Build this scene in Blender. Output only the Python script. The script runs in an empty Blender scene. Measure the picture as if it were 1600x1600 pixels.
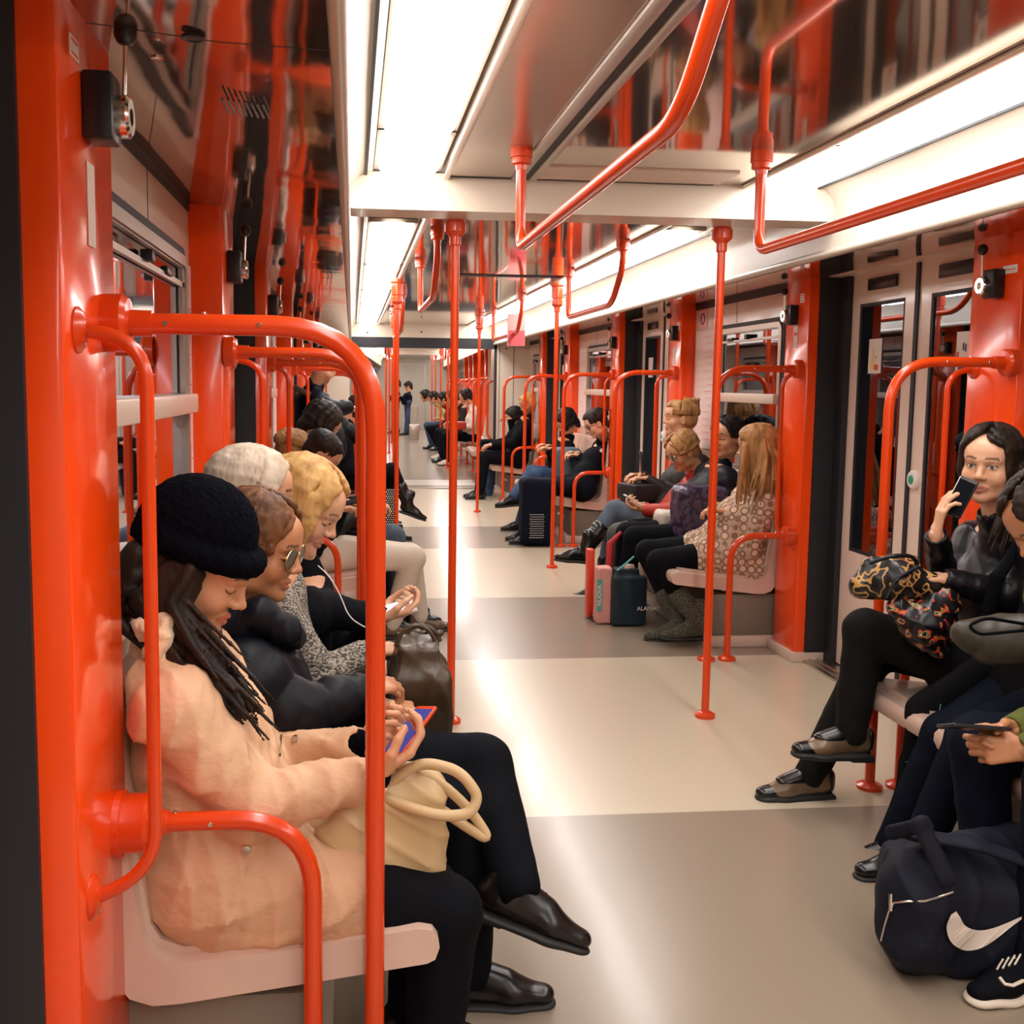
import bpy, bmesh, math, random
import numpy as np
from mathutils import Matrix, Vector
D = bpy.data
COL = bpy.context.scene.collection
PI = math.pi

# ---------------------------------------------------------------- camera, world, exposure
CF, CCX, CCY = 1650.0, 725.0, 770.0
CAM = np.array([0.0, 0.0, 1.39])
def _axes(yaw, pitch, roll=0.011):
    w = np.array([math.sin(yaw)*math.cos(pitch), math.cos(yaw)*math.cos(pitch), -math.sin(pitch)])
    rt = np.array([math.cos(yaw), -math.sin(yaw), 0.0]); up = np.cross(rt, w)
    c, s = math.cos(roll), math.sin(roll)
    return c*rt+s*up, -s*rt+c*up, w
def _vp(y, p):
    r, u, w = _axes(y, p); return np.array([CCX+CF*r[1]/w[1], CCY-CF*u[1]/w[1]])
_yaw, _pitch = .1, .1
for _ in range(40):
    e = _vp(_yaw, _pitch)-np.array([550.0, 598.0])
    J = np.array([(_vp(_yaw+1e-5, _pitch)-_vp(_yaw, _pitch))/1e-5, (_vp(_yaw, _pitch+1e-5)-_vp(_yaw, _pitch))/1e-5]).T
    d = np.linalg.solve(J, e); _yaw -= d[0]; _pitch -= d[1]
CR, CU, CW = _axes(_yaw, _pitch)
def _ray(x, y): return (x-CCX)/CF*CR-(y-CCY)/CF*CU+CW
def U(x, y, Y):                       # where the sight line meets the cross-section of the car at Y
    d = _ray(x, y); return CAM+d*(Y/d[1])
def UX(x, y, X):
    d = _ray(x, y); return CAM+d*(X/d[0])
def UZ(x, y, Z):
    d = _ray(x, y); return CAM+d*((Z-CAM[2])/d[2])
cd = D.cameras.new('camera'); cam = D.objects.new('camera', cd); COL.objects.link(cam)
cd.sensor_width = 36; cd.lens = CF*36/1600
cd.shift_x = (800-CCX)/1600; cd.shift_y = (CCY-800)/1600
cd.clip_start = 0.05; cd.clip_end = 200
M = Matrix.Identity(4)
for i in range(3):
    M[i][0] = CR[i]; M[i][1] = CU[i]; M[i][2] = -CW[i]; M[i][3] = CAM[i]
cam.matrix_world = M
sc = bpy.context.scene; sc.camera = cam; sc.cycles.use_denoising = True
world = D.worlds.new('tunnel_dark'); sc.world = world; world.use_nodes = True
world.node_tree.nodes['Background'].inputs[0].default_value = (.05, .06, .09, 1)
world.node_tree.nodes['Background'].inputs[1].default_value = .15
vs = sc.view_settings
vs.view_transform = 'Standard'; vs.look = 'None'; vs.gamma = 1; vs.exposure = EXPO = 0.50
vs.use_curve_mapping = False
LAMP_STRENGTH = 10.5
LAMP_COLOUR = (1.0, .965, .93)

# ---------------------------------------------------------------- materials
def mat(name, col, rough=.5, metal=0, bump=0, bscale=40, stretch=(1, 1, 1), coat=0, var=0, vscale=8, vcol=False, sheen=0, spec=None, alpha=1, dist=None, col2=None):
    m = D.materials.new(name); m.use_nodes = True
    nt = m.node_tree; N = nt.nodes; L = nt.links
    b = N['Principled BSDF']
    b.inputs['Base Color'].default_value = (*col, 1); b.inputs['Roughness'].default_value = rough
    b.inputs['Metallic'].default_value = metal; b.inputs['Coat Weight'].default_value = coat
    b.inputs['Coat Roughness'].default_value = .08
    if sheen: b.inputs['Sheen Weight'].default_value = sheen
    if spec is not None: b.inputs['Specular IOR Level'].default_value = spec
    tc = N.new('ShaderNodeTexCoord'); mp = N.new('ShaderNodeMapping'); mp.inputs['Scale'].default_value = stretch
    L.new(tc.outputs['Object'], mp.inputs['Vector'])
    csrc = None
    if vcol:
        a = N.new('ShaderNodeVertexColor'); a.layer_name = 'Col'; csrc = a.outputs[0]
    if var:
        n = N.new('ShaderNodeTexNoise'); n.inputs['Scale'].default_value = vscale; n.inputs['Detail'].default_value = 4
        L.new(mp.outputs[0], n.inputs['Vector'])
        rp = N.new('ShaderNodeMapRange'); rp.interpolation_type = 'SMOOTHSTEP'; rp.inputs[1].default_value = .25; rp.inputs[2].default_value = .75
        L.new(n.outputs[0], rp.inputs[0])
        mx = N.new('ShaderNodeMix'); mx.data_type = 'RGBA'
        c2 = col2 if col2 else tuple(max(0, c*(1-var)) for c in col)
        if csrc is not None:
            mu = N.new('ShaderNodeMix'); mu.data_type = 'RGBA'; mu.blend_type = 'MULTIPLY'; mu.inputs[0].default_value = 1
            L.new(csrc, mu.inputs[6]); mu.inputs[7].default_value = (1-var, 1-var, 1-var, 1)
            L.new(csrc, mx.inputs[6]); L.new(mu.outputs[2], mx.inputs[7])
        else:
            mx.inputs[6].default_value = (*col, 1); mx.inputs[7].default_value = (*c2, 1)
        L.new(rp.outputs[0], mx.inputs[0]); csrc = mx.outputs[2]
    if csrc is not None: L.new(csrc, b.inputs['Base Color'])
    if bump:
        n = N.new('ShaderNodeTexNoise'); n.inputs['Scale'].default_value = bscale; n.inputs['Detail'].default_value = 3
        L.new(mp.outputs[0], n.inputs['Vector'])
        bp = N.new('ShaderNodeBump'); bp.inputs['Strength'].default_value = bump; bp.inputs['Distance'].default_value = dist or .01
        L.new(n.outputs[0], bp.inputs['Height']); L.new(bp.outputs[0], b.inputs['Normal'])
    return m
def emit(name, col, s):
    m = D.materials.new(name); m.use_nodes = True; nt = m.node_tree
    b = nt.nodes['Principled BSDF']; b.inputs['Base Color'].default_value = (.8, .8, .8, 1)
    b.inputs['Emission Color'].default_value = (*col, 1); b.inputs['Emission Strength'].default_value = s
    return m
ORANGE = mat('orange_enamel', (.68, .052, .003), .25, coat=.2, bump=.02, bscale=3)
ORANGE_P = mat('orange_pillar_enamel', (.93, .070, .003), .18, coat=.35, bump=.10, bscale=2.2, dist=.02)
LAMPM = emit('lamp_diffuser', LAMP_COLOUR, LAMP_STRENGTH)
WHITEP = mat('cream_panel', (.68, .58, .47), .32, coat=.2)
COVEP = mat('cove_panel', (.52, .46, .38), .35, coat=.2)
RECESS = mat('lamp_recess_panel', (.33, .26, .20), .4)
WALLP = mat('beige_wall_laminate', (.66, .49, .40), .3, coat=.2, var=.08)
FRAMEM = mat('door_leaf_enamel', (.78, .62, .52), .28, coat=.3)
STEEL = mat('brushed_steel', (.62, .56, .5), .28, metal=1, bump=.05, bscale=60)
ALU = mat('grey_aluminium', (.50, .45, .40), .35, metal=.85)
DARKM = mat('black_rubber', (.012, .013, .017), .55)
BLACKG = mat('black_plastic', (.01, .011, .014), .3)
CREAMPL = mat('cream_plastic', (.66, .52, .42), .35, coat=.2)
SEATM = mat('seat_shell_plastic', (.70, .50, .40), .33, coat=.3, var=.15, vscale=5)
SEATD = mat('seat_base_grey', (.20, .17, .13), .5)
SEATPAD = mat('seat_pad_dark', (.03, .03, .04), .6)
CHROME = mat('chrome', (.8, .78, .74), .12, metal=1)

def gloss_ceiling(name, base, amount, bscale, bstr, stretch):
    m = D.materials.new(name); m.use_nodes = True; nt = m.node_tree; N = nt.nodes; L = nt.links
    b = N['Principled BSDF']; b.inputs['Base Color'].default_value = (*base, 1)
    b.inputs['Metallic'].default_value = amount; b.inputs['Roughness'].default_value = .07
    b.inputs['Coat Weight'].default_value = .3; b.inputs['Coat Roughness'].default_value = .03
    tc = N.new('ShaderNodeTexCoord'); mp = N.new('ShaderNodeMapping'); mp.inputs['Scale'].default_value = stretch
    n = N.new('ShaderNodeTexNoise'); n.inputs['Scale'].default_value = bscale; n.inputs['Detail'].default_value = 1
    L.new(tc.outputs['Object'], mp.inputs[0]); L.new(mp.outputs[0], n.inputs['Vector'])
    bp = N.new('ShaderNodeBump'); bp.inputs['Strength'].default_value = bstr; bp.inputs['Distance'].default_value = .05
    L.new(n.outputs[0], bp.inputs['Height']); L.new(bp.outputs[0], b.inputs['Normal'])
    return m
SATIN = mat('satin_ceiling_panel', (.50, .40, .33), .22, metal=.6)
SOFFM = gloss_ceiling('glossy_soffit', (.44, .37, .30), .92, 5, .05, (1, .8, 1))
CEILM = gloss_ceiling('glossy_ceiling', (.46, .38, .31), .9, 2.2, .04, (1, .6, 1))

def glass(name, tint, refl):
    m = D.materials.new(name); m.use_nodes = True; nt = m.node_tree; N = nt.nodes; L = nt.links
    N.remove(N['Principled BSDF']); out = N['Material Output']
    t = N.new('ShaderNodeBsdfTransparent'); t.inputs[0].default_value = (*tint, 1)
    g = N.new('ShaderNodeBsdfGlossy'); g.inputs['Roughness'].default_value = .015; g.inputs[0].default_value = (.80, .84, .95, 1)
    f = N.new('ShaderNodeFresnel'); f.inputs[0].default_value = 1.5
    a = N.new('ShaderNodeMath'); a.operation = 'MULTIPLY_ADD'; a.inputs[1].default_value = refl; a.inputs[2].default_value = .05; a.use_clamp = True
    mx = N.new('ShaderNodeMixShader'); L.new(f.outputs[0], a.inputs[0]); L.new(a.outputs[0], mx.inputs[0])
    L.new(t.outputs[0], mx.inputs[1]); L.new(g.outputs[0], mx.inputs[2]); L.new(mx.outputs[0], out.inputs[0])
    return m
GLASS = glass('dark_window_glass', (.40, .48, .60), 2.4)
LENSG = glass('sunglass_lens', (.25, .18, .14), 1.5)

def floor_mat():
    m = D.materials.new('vinyl_floor'); m.use_nodes = True; nt = m.node_tree; N = nt.nodes; L = nt.links
    b = N['Principled BSDF']
    tc = N.new('ShaderNodeTexCoord'); sx = N.new('ShaderNodeSeparateXYZ'); L.new(tc.outputs['Object'], sx.inputs[0])
    cur = None
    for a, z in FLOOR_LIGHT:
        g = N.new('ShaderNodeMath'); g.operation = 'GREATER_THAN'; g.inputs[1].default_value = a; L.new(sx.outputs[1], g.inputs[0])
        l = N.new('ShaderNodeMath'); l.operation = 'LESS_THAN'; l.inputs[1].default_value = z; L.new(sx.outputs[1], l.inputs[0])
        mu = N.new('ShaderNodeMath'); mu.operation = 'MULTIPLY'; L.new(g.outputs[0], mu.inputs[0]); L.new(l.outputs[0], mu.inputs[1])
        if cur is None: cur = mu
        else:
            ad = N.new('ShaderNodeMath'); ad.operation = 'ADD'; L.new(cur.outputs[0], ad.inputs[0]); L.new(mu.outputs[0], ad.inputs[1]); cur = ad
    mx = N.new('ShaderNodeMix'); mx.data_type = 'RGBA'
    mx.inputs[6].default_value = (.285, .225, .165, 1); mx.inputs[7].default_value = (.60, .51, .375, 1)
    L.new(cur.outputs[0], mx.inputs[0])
    n = N.new('ShaderNodeTexNoise'); n.inputs['Scale'].default_value = 1.6; n.inputs['Detail'].default_value = 1; L.new(tc.outputs['Object'], n.inputs['Vector'])
    mr = N.new('ShaderNodeMapRange'); mr.inputs[1].default_value = 0; mr.inputs[2].default_value = 1; mr.inputs[3].default_value = .955; mr.inputs[4].default_value = 1.045
    L.new(n.outputs[0], mr.inputs[0])
    m2 = N.new('ShaderNodeMix'); m2.data_type = 'RGBA'; m2.blend_type = 'MULTIPLY'; m2.inputs[0].default_value = 1
    L.new(mx.outputs[2], b.inputs['Base Color'])
    r = N.new('ShaderNodeMapRange'); r.inputs[1].default_value = 0; r.inputs[2].default_value = 1; r.inputs[3].default_value = .20; r.inputs[4].default_value = .34
    L.new(n.outputs[0], r.inputs[0]); b.inputs['Roughness'].default_value = .27
    n3 = N.new('ShaderNodeTexNoise'); n3.inputs['Scale'].default_value = 7; n3.inputs['Detail'].default_value = 0; L.new(tc.outputs['Object'], n3.inputs['Vector'])
    bp = N.new('ShaderNodeBump'); bp.inputs['Strength'].default_value = .03; bp.inputs['Distance'].default_value = .01
    b.inputs['Coat Weight'].default_value = .2; b.inputs['Coat Roughness'].default_value = .12
    return m

# ---------------------------------------------------------------- mesh helpers
XF = [Matrix.Identity(4)]            # frame of the car being built (the second car stands at an angle)
def link(o, parent=None):
    COL.objects.link(o)
    if parent is not None: o.parent = parent
    else: o.matrix_world = XF[0] @ o.matrix_world
    return o
def tag(o, label=None, cat=None, group=None, kind=None):
    if label: o['label'] = label
    if cat: o['category'] = cat
    if group: o['group'] = group
    if kind: o['kind'] = kind
    return o
def empty(name, loc, label, cat, group=None):
    o = D.objects.new(name, None); o.empty_display_size = .1
    o.matrix_world = Matrix.Translation(Vector(loc)); link(o); tag(o, label, cat, group); o['_b'] = tuple(float(v) for v in loc)
    return o
def base_of(parent):
    b = (0, 0, 0)
    if parent is not None: b = tuple(parent.get('_b', (0, 0, 0)))
    return Vector(b)
class MB:
    """collects shapes; build() links them as one mesh object"""
    def __init__(s): s.bm = bmesh.new()
    def box(s, lo, hi, bev=0, rot=None, seg=2):
        lo, hi = Vector(lo), Vector(hi)
        r = bmesh.ops.create_cube(s.bm, size=1)
        vs_ = r['verts']; c = (lo+hi)/2; d = hi-lo
        for v in vs_: v.co = Vector((v.co.x*d.x, v.co.y*d.y, v.co.z*d.z))
        if bev:
            es = list({e for v in vs_ for e in v.link_edges})
            rr = bmesh.ops.bevel(s.bm, geom=es, offset=bev, segments=seg, affect='EDGES', profile=.5)
            vs_ = list({v for f in rr['faces'] for v in f.verts} | {v for v in vs_ if v.is_valid})
        for v in vs_:
            if rot: v.co = rot @ v.co
            v.co += c
        return s
    def tube(s, pts, r, fillet=0, n=14, cap=True):
        P = [Vector(p) for p in pts]
        if fillet:
            Q = [P[0]]
            for i in range(1, len(P)-1):
                f = fillet[i-1] if isinstance(fillet, (list, tuple)) else fillet
                a, b, c = P[i-1], P[i], P[i+1]
                f = min(f, (a-b).length*.49 if i > 1 else (a-b).length*.95, (c-b).length*.49 if i < len(P)-2 else (c-b).length*.95)
                p0 = b+(a-b).normalized()*f; p1 = b+(c-b).normalized()*f
                for k in range(9):
                    t = k/8; Q.append((1-t)**2*p0+2*t*(1-t)*b+t*t*p1) if f > 1e-4 else None
            Q.append(P[-1]); P = Q
        rings = []; up = Vector((.01, .02, 1)); pn = None
        rr = r if isinstance(r, (list, tuple)) else [r]*len(P)
        for i, p in enumerate(P):
            t = (P[min(i+1, len(P)-1)]-P[max(i-1, 0)]).normalized()
            if pn is None:
                a = up if abs(t.dot(up.normalized())) < .9 else Vector((1, .02, 0))
                pn = (a-t*a.dot(t)).normalized()
            else:
                pn = (pn-t*pn.dot(t)).normalized()
            b = t.cross(pn)
            rings.append([s.bm.verts.new(p+(pn*math.cos(2*PI*k/n)+b*math.sin(2*PI*k/n))*rr[i]) for k in range(n)])
        for i in range(len(rings)-1):
            for k in range(n):
                s.bm.faces.new((rings[i][k], rings[i][(k+1) % n], rings[i+1][(k+1) % n], rings[i+1][k]))
        if cap:
            s.bm.faces.new(rings[0][::-1]); s.bm.faces.new(rings[-1])
        return s
    def disc(s, c, axis, prof, n=24):
        """lathe: prof = [(radius, distance along axis)]"""
        c = Vector(c); ax = Vector(axis).normalized()
        a = Vector((0, 0, 1)) if abs(ax.z) < .9 else Vector((1, 0, 0))
        u = (a-ax*a.dot(ax)).normalized(); v = ax.cross(u); rings = []
        for (r, h) in prof:
            rings.append([s.bm.verts.new(c+ax*h+(u*math.cos(2*PI*k/n)+v*math.sin(2*PI*k/n))*max(r, 1e-4)) for k in range(n)])
        for i in range(len(rings)-1):
            for k in range(n):
                s.bm.faces.new((rings[i][k], rings[i][(k+1) % n], rings[i+1][(k+1) % n], rings[i+1][k]))
        s.bm.faces.new(rings[0][::-1]); s.bm.faces.new(rings[-1])
        return s
    def prism(s, poly, y0, y1, axis='y'):
        """poly in (x,z), extruded along y"""
        f = (lambda x, z, y: (x, y, z)) if axis == 'y' else (lambda x, z, y: (y, x, z))
        A = [s.bm.verts.new(f(x, z, y0)) for x, z in poly]; B = [s.bm.verts.new(f(x, z, y1)) for x, z in poly]
        n = len(poly)
        for i in range(n): s.bm.faces.new((A[i], A[(i+1) % n], B[(i+1) % n], B[i]))
        s.bm.faces.new(A[::-1]); s.bm.faces.new(B)
        return s
    def sheet(s, line, y0, y1, th=.004):
        """open profile line in (x,z) with thickness upward/outward"""
        P = [Vector((x, 0, z)) for x, z in line]; Q = []
        for i, p in enumerate(P):
            t = (P[min(i+1, len(P)-1)]-P[max(i-1, 0)]).normalized(); Q.append(p+Vector((-t.z, 0, t.x))*th)
        poly = [(p.x, p.z) for p in P]+[(q.x, q.z) for q in Q[::-1]]
        return s.prism(poly, y0, y1)
    def build(s, name, m, parent=None, smooth=True, label=None, cat=None, group=None, kind=None):
        bmesh.ops.recalc_face_normals(s.bm, faces=s.bm.faces)
        me = D.meshes.new(name)
        b = base_of(parent)
        if parent is not None: bmesh.ops.translate(s.bm, verts=s.bm.verts, vec=-b)
        s.bm.to_mesh(me); s.bm.free()
        if smooth:
            me.polygons.foreach_set('use_smooth', [True]*len(me.polygons))
            try: me.set_sharp_from_angle(angle=math.radians(38))
            except Exception: pass
        if m: me.materials.append(m)
        o = D.objects.new(name, me)
        if parent is not None: o['_b'] = tuple(b)
        link(o, parent); tag(o, label, cat, group, kind)
        return o
def inset_panel(mb, x, y0, y1, z0, z1, hy0, hy1, hz0, hz1, th):
    """wall slab in the plane x with a rectangular hole"""
    xs = sorted((x, x+th))
    mb.box((xs[0], y0, z0), (xs[1], hy0, z1)); mb.box((xs[0], hy1, z0), (xs[1], y1, z1))
    mb.box((xs[0], hy0, z0), (xs[1], hy1, hz0)); mb.box((xs[0], hy0, hz1), (xs[1], hy1, z1))

# mirrored side helper: side -1 is left, +1 is right; sx maps an inward distance from the window wall to x
XL, XR = -.50, 2.34
def sx(side, d): return XL+d if side < 0 else XR-d
def bx(mb, side, d0, d1, y0, y1, z0, z1, bev=0):
    a, b = sx(side, d0), sx(side, d1); mb.box((min(a, b), y0, z0), (max(a, b), y1, z1), bev); return mb
# ---------------------------------------------------------------- layout along the car (metres from the camera)
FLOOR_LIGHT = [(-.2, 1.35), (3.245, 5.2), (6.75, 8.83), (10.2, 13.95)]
FLOORM = floor_mat()
PILLARS = [(-.34, -.06), (1.53, 1.86), (3.38, 3.68), (5.06, 5.34), (7.10, 7.38), (8.80, 9.08), (10.85, 11.13), (12.40, 12.66)]
BAYS = [(-2.2, -.34), (1.86, 3.38), (5.34, 7.10), (9.08, 10.85), (12.66, 13.9)]
DOORS = [(-.06, 1.53), (3.68, 5.06), (7.38, 8.80), (11.13, 12.40)]
CEIL, SOFF = 2.155, 1.90
SIDE = {-1: 'left', 1: 'right'}
ORD = ['first', 'second', 'third', 'fourth', 'fifth', 'sixth', 'seventh', 'eighth', 'ninth', 'tenth', 'eleventh', 'twelfth', 'thirteenth', 'fourteenth']
PAPER = mat('white_paper', (.82, .74, .68), .5)
NAVY = mat('navy_print', (.03, .035, .14), .5); TEAL = mat('teal_print', (.10, .42, .40), .5); REDP = mat('red_print', (.75, .05, .04), .5)
PINKP = mat('pink_print', (.80, .38, .36), .5); YEL = mat('yellow_print', (.85, .62, .12), .5); BLK = mat('black_print', (.02, .02, .03), .5)
GREENB = mat('green_button', (.02, .35, .22), .35)
MAPM = mat('map_paper', (.80, .66, .62), .5, bump=0)

def lines(parent, name, m, side, d, y0, y1, z0, z1, n, seed, wide=.8, h=.4, vertical=False):
    rnd = random.Random(seed); mb = MB()
    for i in range(n):
        z = z1-(i+.5)*(z1-z0)/n; hh = (z1-z0)/n*h/2; L_ = (y1-y0)*wide*rnd.uniform(.5, 1)
        bx(mb, side, d, d+.0012, y0+.01, y0+.01+L_, z-hh, z+hh)
    return mb.build(name, m, parent)

def tall_loop(side, Y, label, group, detail=True, arm=True, post_d=.56, arm_d=.45):
    """seat-end rail: boss on the pillar, bar inward at 1.48 m, bend, post down to the floor"""
    f = -side  # inward direction in x
    x0 = sx(side, .103); xp = sx(side, .54)
    t = empty('seat_end_rail', (xp, Y, 0), label, 'rail', group)
    MB().tube([(sx(side, .12), Y, 1.482), (xp, Y, 1.482), (xp, Y, .005)], .0172, .17, n=16).build('rail_tube', ORANGE, t)
    MB().disc((x0, Y, 1.482), (f, 0, 0), [(.047, 0), (.047, .030), (.040, .038), (.022, .040), (.021, .075)]).build('wall_boss', ORANGE, t)
    MB().disc((xp, Y, 0), (0, 0, 1), [(.045, 0), (.045, .012), (.030, .02), (.020, .024)]).build('floor_flange', ORANGE, t)
    if detail:
        for dx in (.23, .08): MB().disc((sx(side, .12+dx), Y-.0172, 1.482), (0, -1, 0), [(.0045, 0), (.0035, .003)], 10).build('screw', CHROME, t)
        MB().disc((sx(side, .26), Y, 1.499), (0, 0, 1), [(.0045, 0), (.0035, .003)], 10).build('screw', CHROME, t)
    return t
def arm_loop(side, Y, label, group, detail=True):
    f = -side; xp = sx(side, .432)
    t = empty('armrest_rail', (xp, Y, 0), label, 'rail', group)
    MB().tube([(sx(side, .12), Y, .64), (xp, Y, .64), (xp, Y, .005)], .0165, .14, n=16).build('rail_tube', ORANGE, t)
    MB().disc((sx(side, .103), Y, .64), (f, 0, 0), [(.056, 0), (.056, .012), (.050, .013), (.050, .050), (.044, .056), (.022, .058), (.021, .085)]).build('wall_boss', ORANGE, t)
    MB().disc((xp, Y, 0), (0, 0, 1), [(.045, 0), (.045, .012), (.030, .02), (.020, .024)]).build('floor_flange', ORANGE, t)
    if detail:
        MB().disc((sx(side, .26), Y-.0165, .64), (0, -1, 0), [(.0045, 0), (.0035, .003)], 10).build('screw', CHROME, t)
        MB().disc((sx(side, .2), Y, .656), (0, 0, 1), [(.0045, 0), (.0035, .003)], 10).build('screw', CHROME, t)
    return t
def grab_handle(side, Y, label, group):
    f = -side; x0 = sx(side, .103); xh = sx(side, .20)
    t = empty('wall_grab_rail', (x0, Y, .6), label, 'handle', group)
    MB().tube([(sx(side, .112), Y, 1.462), (xh, Y, 1.450), (xh, Y, .640), (sx(side, .112), Y, .600)], .0105, .07, n=14).build('handle_tube', ORANGE, t)
    for z in (1.462, .600):
        MB().disc((x0, Y, z), (f, 0, 0), [(.034, 0), (.034, .003), (.026, .010), (.012, .014)]).build('flange', ORANGE, t)
        mb = MB(); mb.disc((x0+f*.009, Y, z-.02), (f, 0, 0), [(.005, 0), (.004, .003)], 10); mb.build('screw', STEEL, t)
    return t
def pole(x, y, label, group):
    t = empty('grab_pole', (x, y, 0), label, 'pole', group)
    MB().tube([(x, y, .01), (x, y, CEIL-.02)], .0165, n=18).build('pole_tube', ORANGE, t)
    MB().disc((x, y, 0), (0, 0, 1), [(.042, 0), (.042, .014), (.030, .022), (.018, .026)]).build('floor_flange', ORANGE, t)
    MB().disc((x, y, CEIL), (0, 0, -1), [(.055, 0), (.055, .03), (.044, .04), (.044, .12), (.036, .125), (.036, .132), (.042, .135), (.042, .17), (.026, .185), (.022, .19), (.022, .22), (.018, .225)]).build('ceiling_flange', ORANGE, t)
    return t
def ceil_rail(x, y0, y1, label, group, slope=.22):
    """hanging rail along the car: stub down at y1 (far), bar, ramp up at y0 (near)"""
    t = empty('ceiling_rail', (x, y1, CEIL), label, 'rail', group)
    zb = 1.835
    MB().tube([(x, y1, CEIL-.03), (x, y1, zb), (x, y0+slope, zb), (x, y0, zb+.17), (x, y0, CEIL-.03)], .0172, [.07, .10, .07], n=18).build('rail_tube', ORANGE, t)
    for y in (y1, y0):
        MB().disc((x, y, CEIL), (0, 0, -1), [(.036, 0), (.036, .035), (.032, .037), (.032, .055), (.020, .06), (.0185, .075)]).build('ceiling_flange', ORANGE, t)
    return t
def emergency(side, Y, label, group, dz=.06):
    f = -side; x0 = sx(side, .103)
    t = empty('emergency_door_release', (x0, Y, 1.72), label, 'handle', group)
    mb = MB(); a, b = sorted((x0, x0+f*.045)); mb.box((a, Y-.045, 1.645+dz), (b, Y+.02, 1.745+dz), .006); mb.build('housing', BLACKG, t)
    MB().disc((x0, Y+.01, 1.69+dz), (f, 0, 0), [(.032, 0), (.032, .058), (.027, .062), (.013, .062), (.013, .05)], 20).build('lock_ring', CHROME, t)
    MB().tube([(x0+f*.05, Y+.012, 1.70+dz), (x0+f*.055, Y+.012, 1.80+dz)], .0035, n=8).build('lever', STEEL, t)
    MB().disc((x0+f*.055, Y+.012, 1.795+dz), (0, 0, 1), [(.003, 0), (.012, .004), (.017, .013), (.018, .02), (.014, .032), (.006, .038)], 16).build('knob', BLACKG, t)
    return t

def lamp(x, y0, y1, label, group, w=.11, z=2.165):
    mb = MB(); n = 12; rings = []; e = .13
    ys = [y0+e*(1-math.cos(k/6*PI/2)) for k in range(7)]+[y1-e*(1-math.cos(k/6*PI/2)) for k in range(6, -1, -1)]
    for y in ys:
        dd = min(y-y0, y1-y); s_ = math.sqrt(max(0.02, 1-max(0, (e-dd)/e)**2))
        rings.append([mb.bm.verts.new((x-w*s_*math.cos(PI*k/n), y, z-.05*s_*math.sin(PI*k/n))) for k in range(n+1)])
    for i in range(len(rings)-1):
        for k in range(n): mb.bm.faces.new((rings[i][k], rings[i][k+1], rings[i+1][k+1], rings[i+1][k]))
        mb.bm.faces.new((rings[i][0], rings[i+1][0], rings[i+1][n], rings[i][n]))
    t = empty('ceiling_light', (x, (y0+y1)/2, z), label, 'ceiling light', group)
    mb.build('diffuser', LAMPM, t)
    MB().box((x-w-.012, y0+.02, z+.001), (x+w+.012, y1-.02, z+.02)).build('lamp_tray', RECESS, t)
    return t

def bench(side, y0, y1, label, group, n=4):
    """moulded shell bench: L profile in cross-section, seat pads, grey base"""
    t = empty('bench_seat', (sx(side, .3), y0, 0), label, 'seat', group)
    def prof(th=0):
        pts = []
        # (distance from wall, z): outer skin
        raw = [(.055, .90), (.065, .895), (.105, .62), (.135, .41), (.15, .385), (.175, .37), (.20, .366), (.40, .385), (.62, .412), (.645, .408), (.655, .395), (.658, .375), (.65, .352), (.635, .345), (.40, .316), (.20, .292), (.15, .29), (.11, .305), (.085, .34), (.06, .45), (.02, .88), (.03, .90)]
        return [(sx(side, d), z) for d, z in raw]
    mb = MB(); mb.prism(prof(), y0, y1)
    mb.build('seat_shell', SEATM, t)
    w = (y1-y0-.04)/n
    for i in range(n):
        a = y0+.02+i*w
        mb = MB()
        raw = [(.072, .87), (.112, .62), (.142, .425), (.16, .395), (.20, .378), (.40, .397), (.60, .421), (.60, .41), (.40, .383), (.20, .362), (.15, .38), (.13, .41), (.10, .62), (.06, .87)]
        mb.prism([(sx(side, d), z) for d, z in raw], a+.015, a+w-.015); mb.build('seat_pad', SEATM, t)
    mb = MB(); bx(mb, side, .006, .42, y0+.03, y1-.03, .06, .285, .01); mb.build('base_box', SEATD, t)
    mb = MB(); bx(mb, side, .006, .46, y0+.01, y1-.01, 0, .06, .005); mb.build('floor_plinth', CREAMPL, t)
    mb = MB(); bx(mb, side, .42, .424, y0+.3, y0+.55, .19, .21); mb.build('locker_catch', STEEL, t)
    return t

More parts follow.
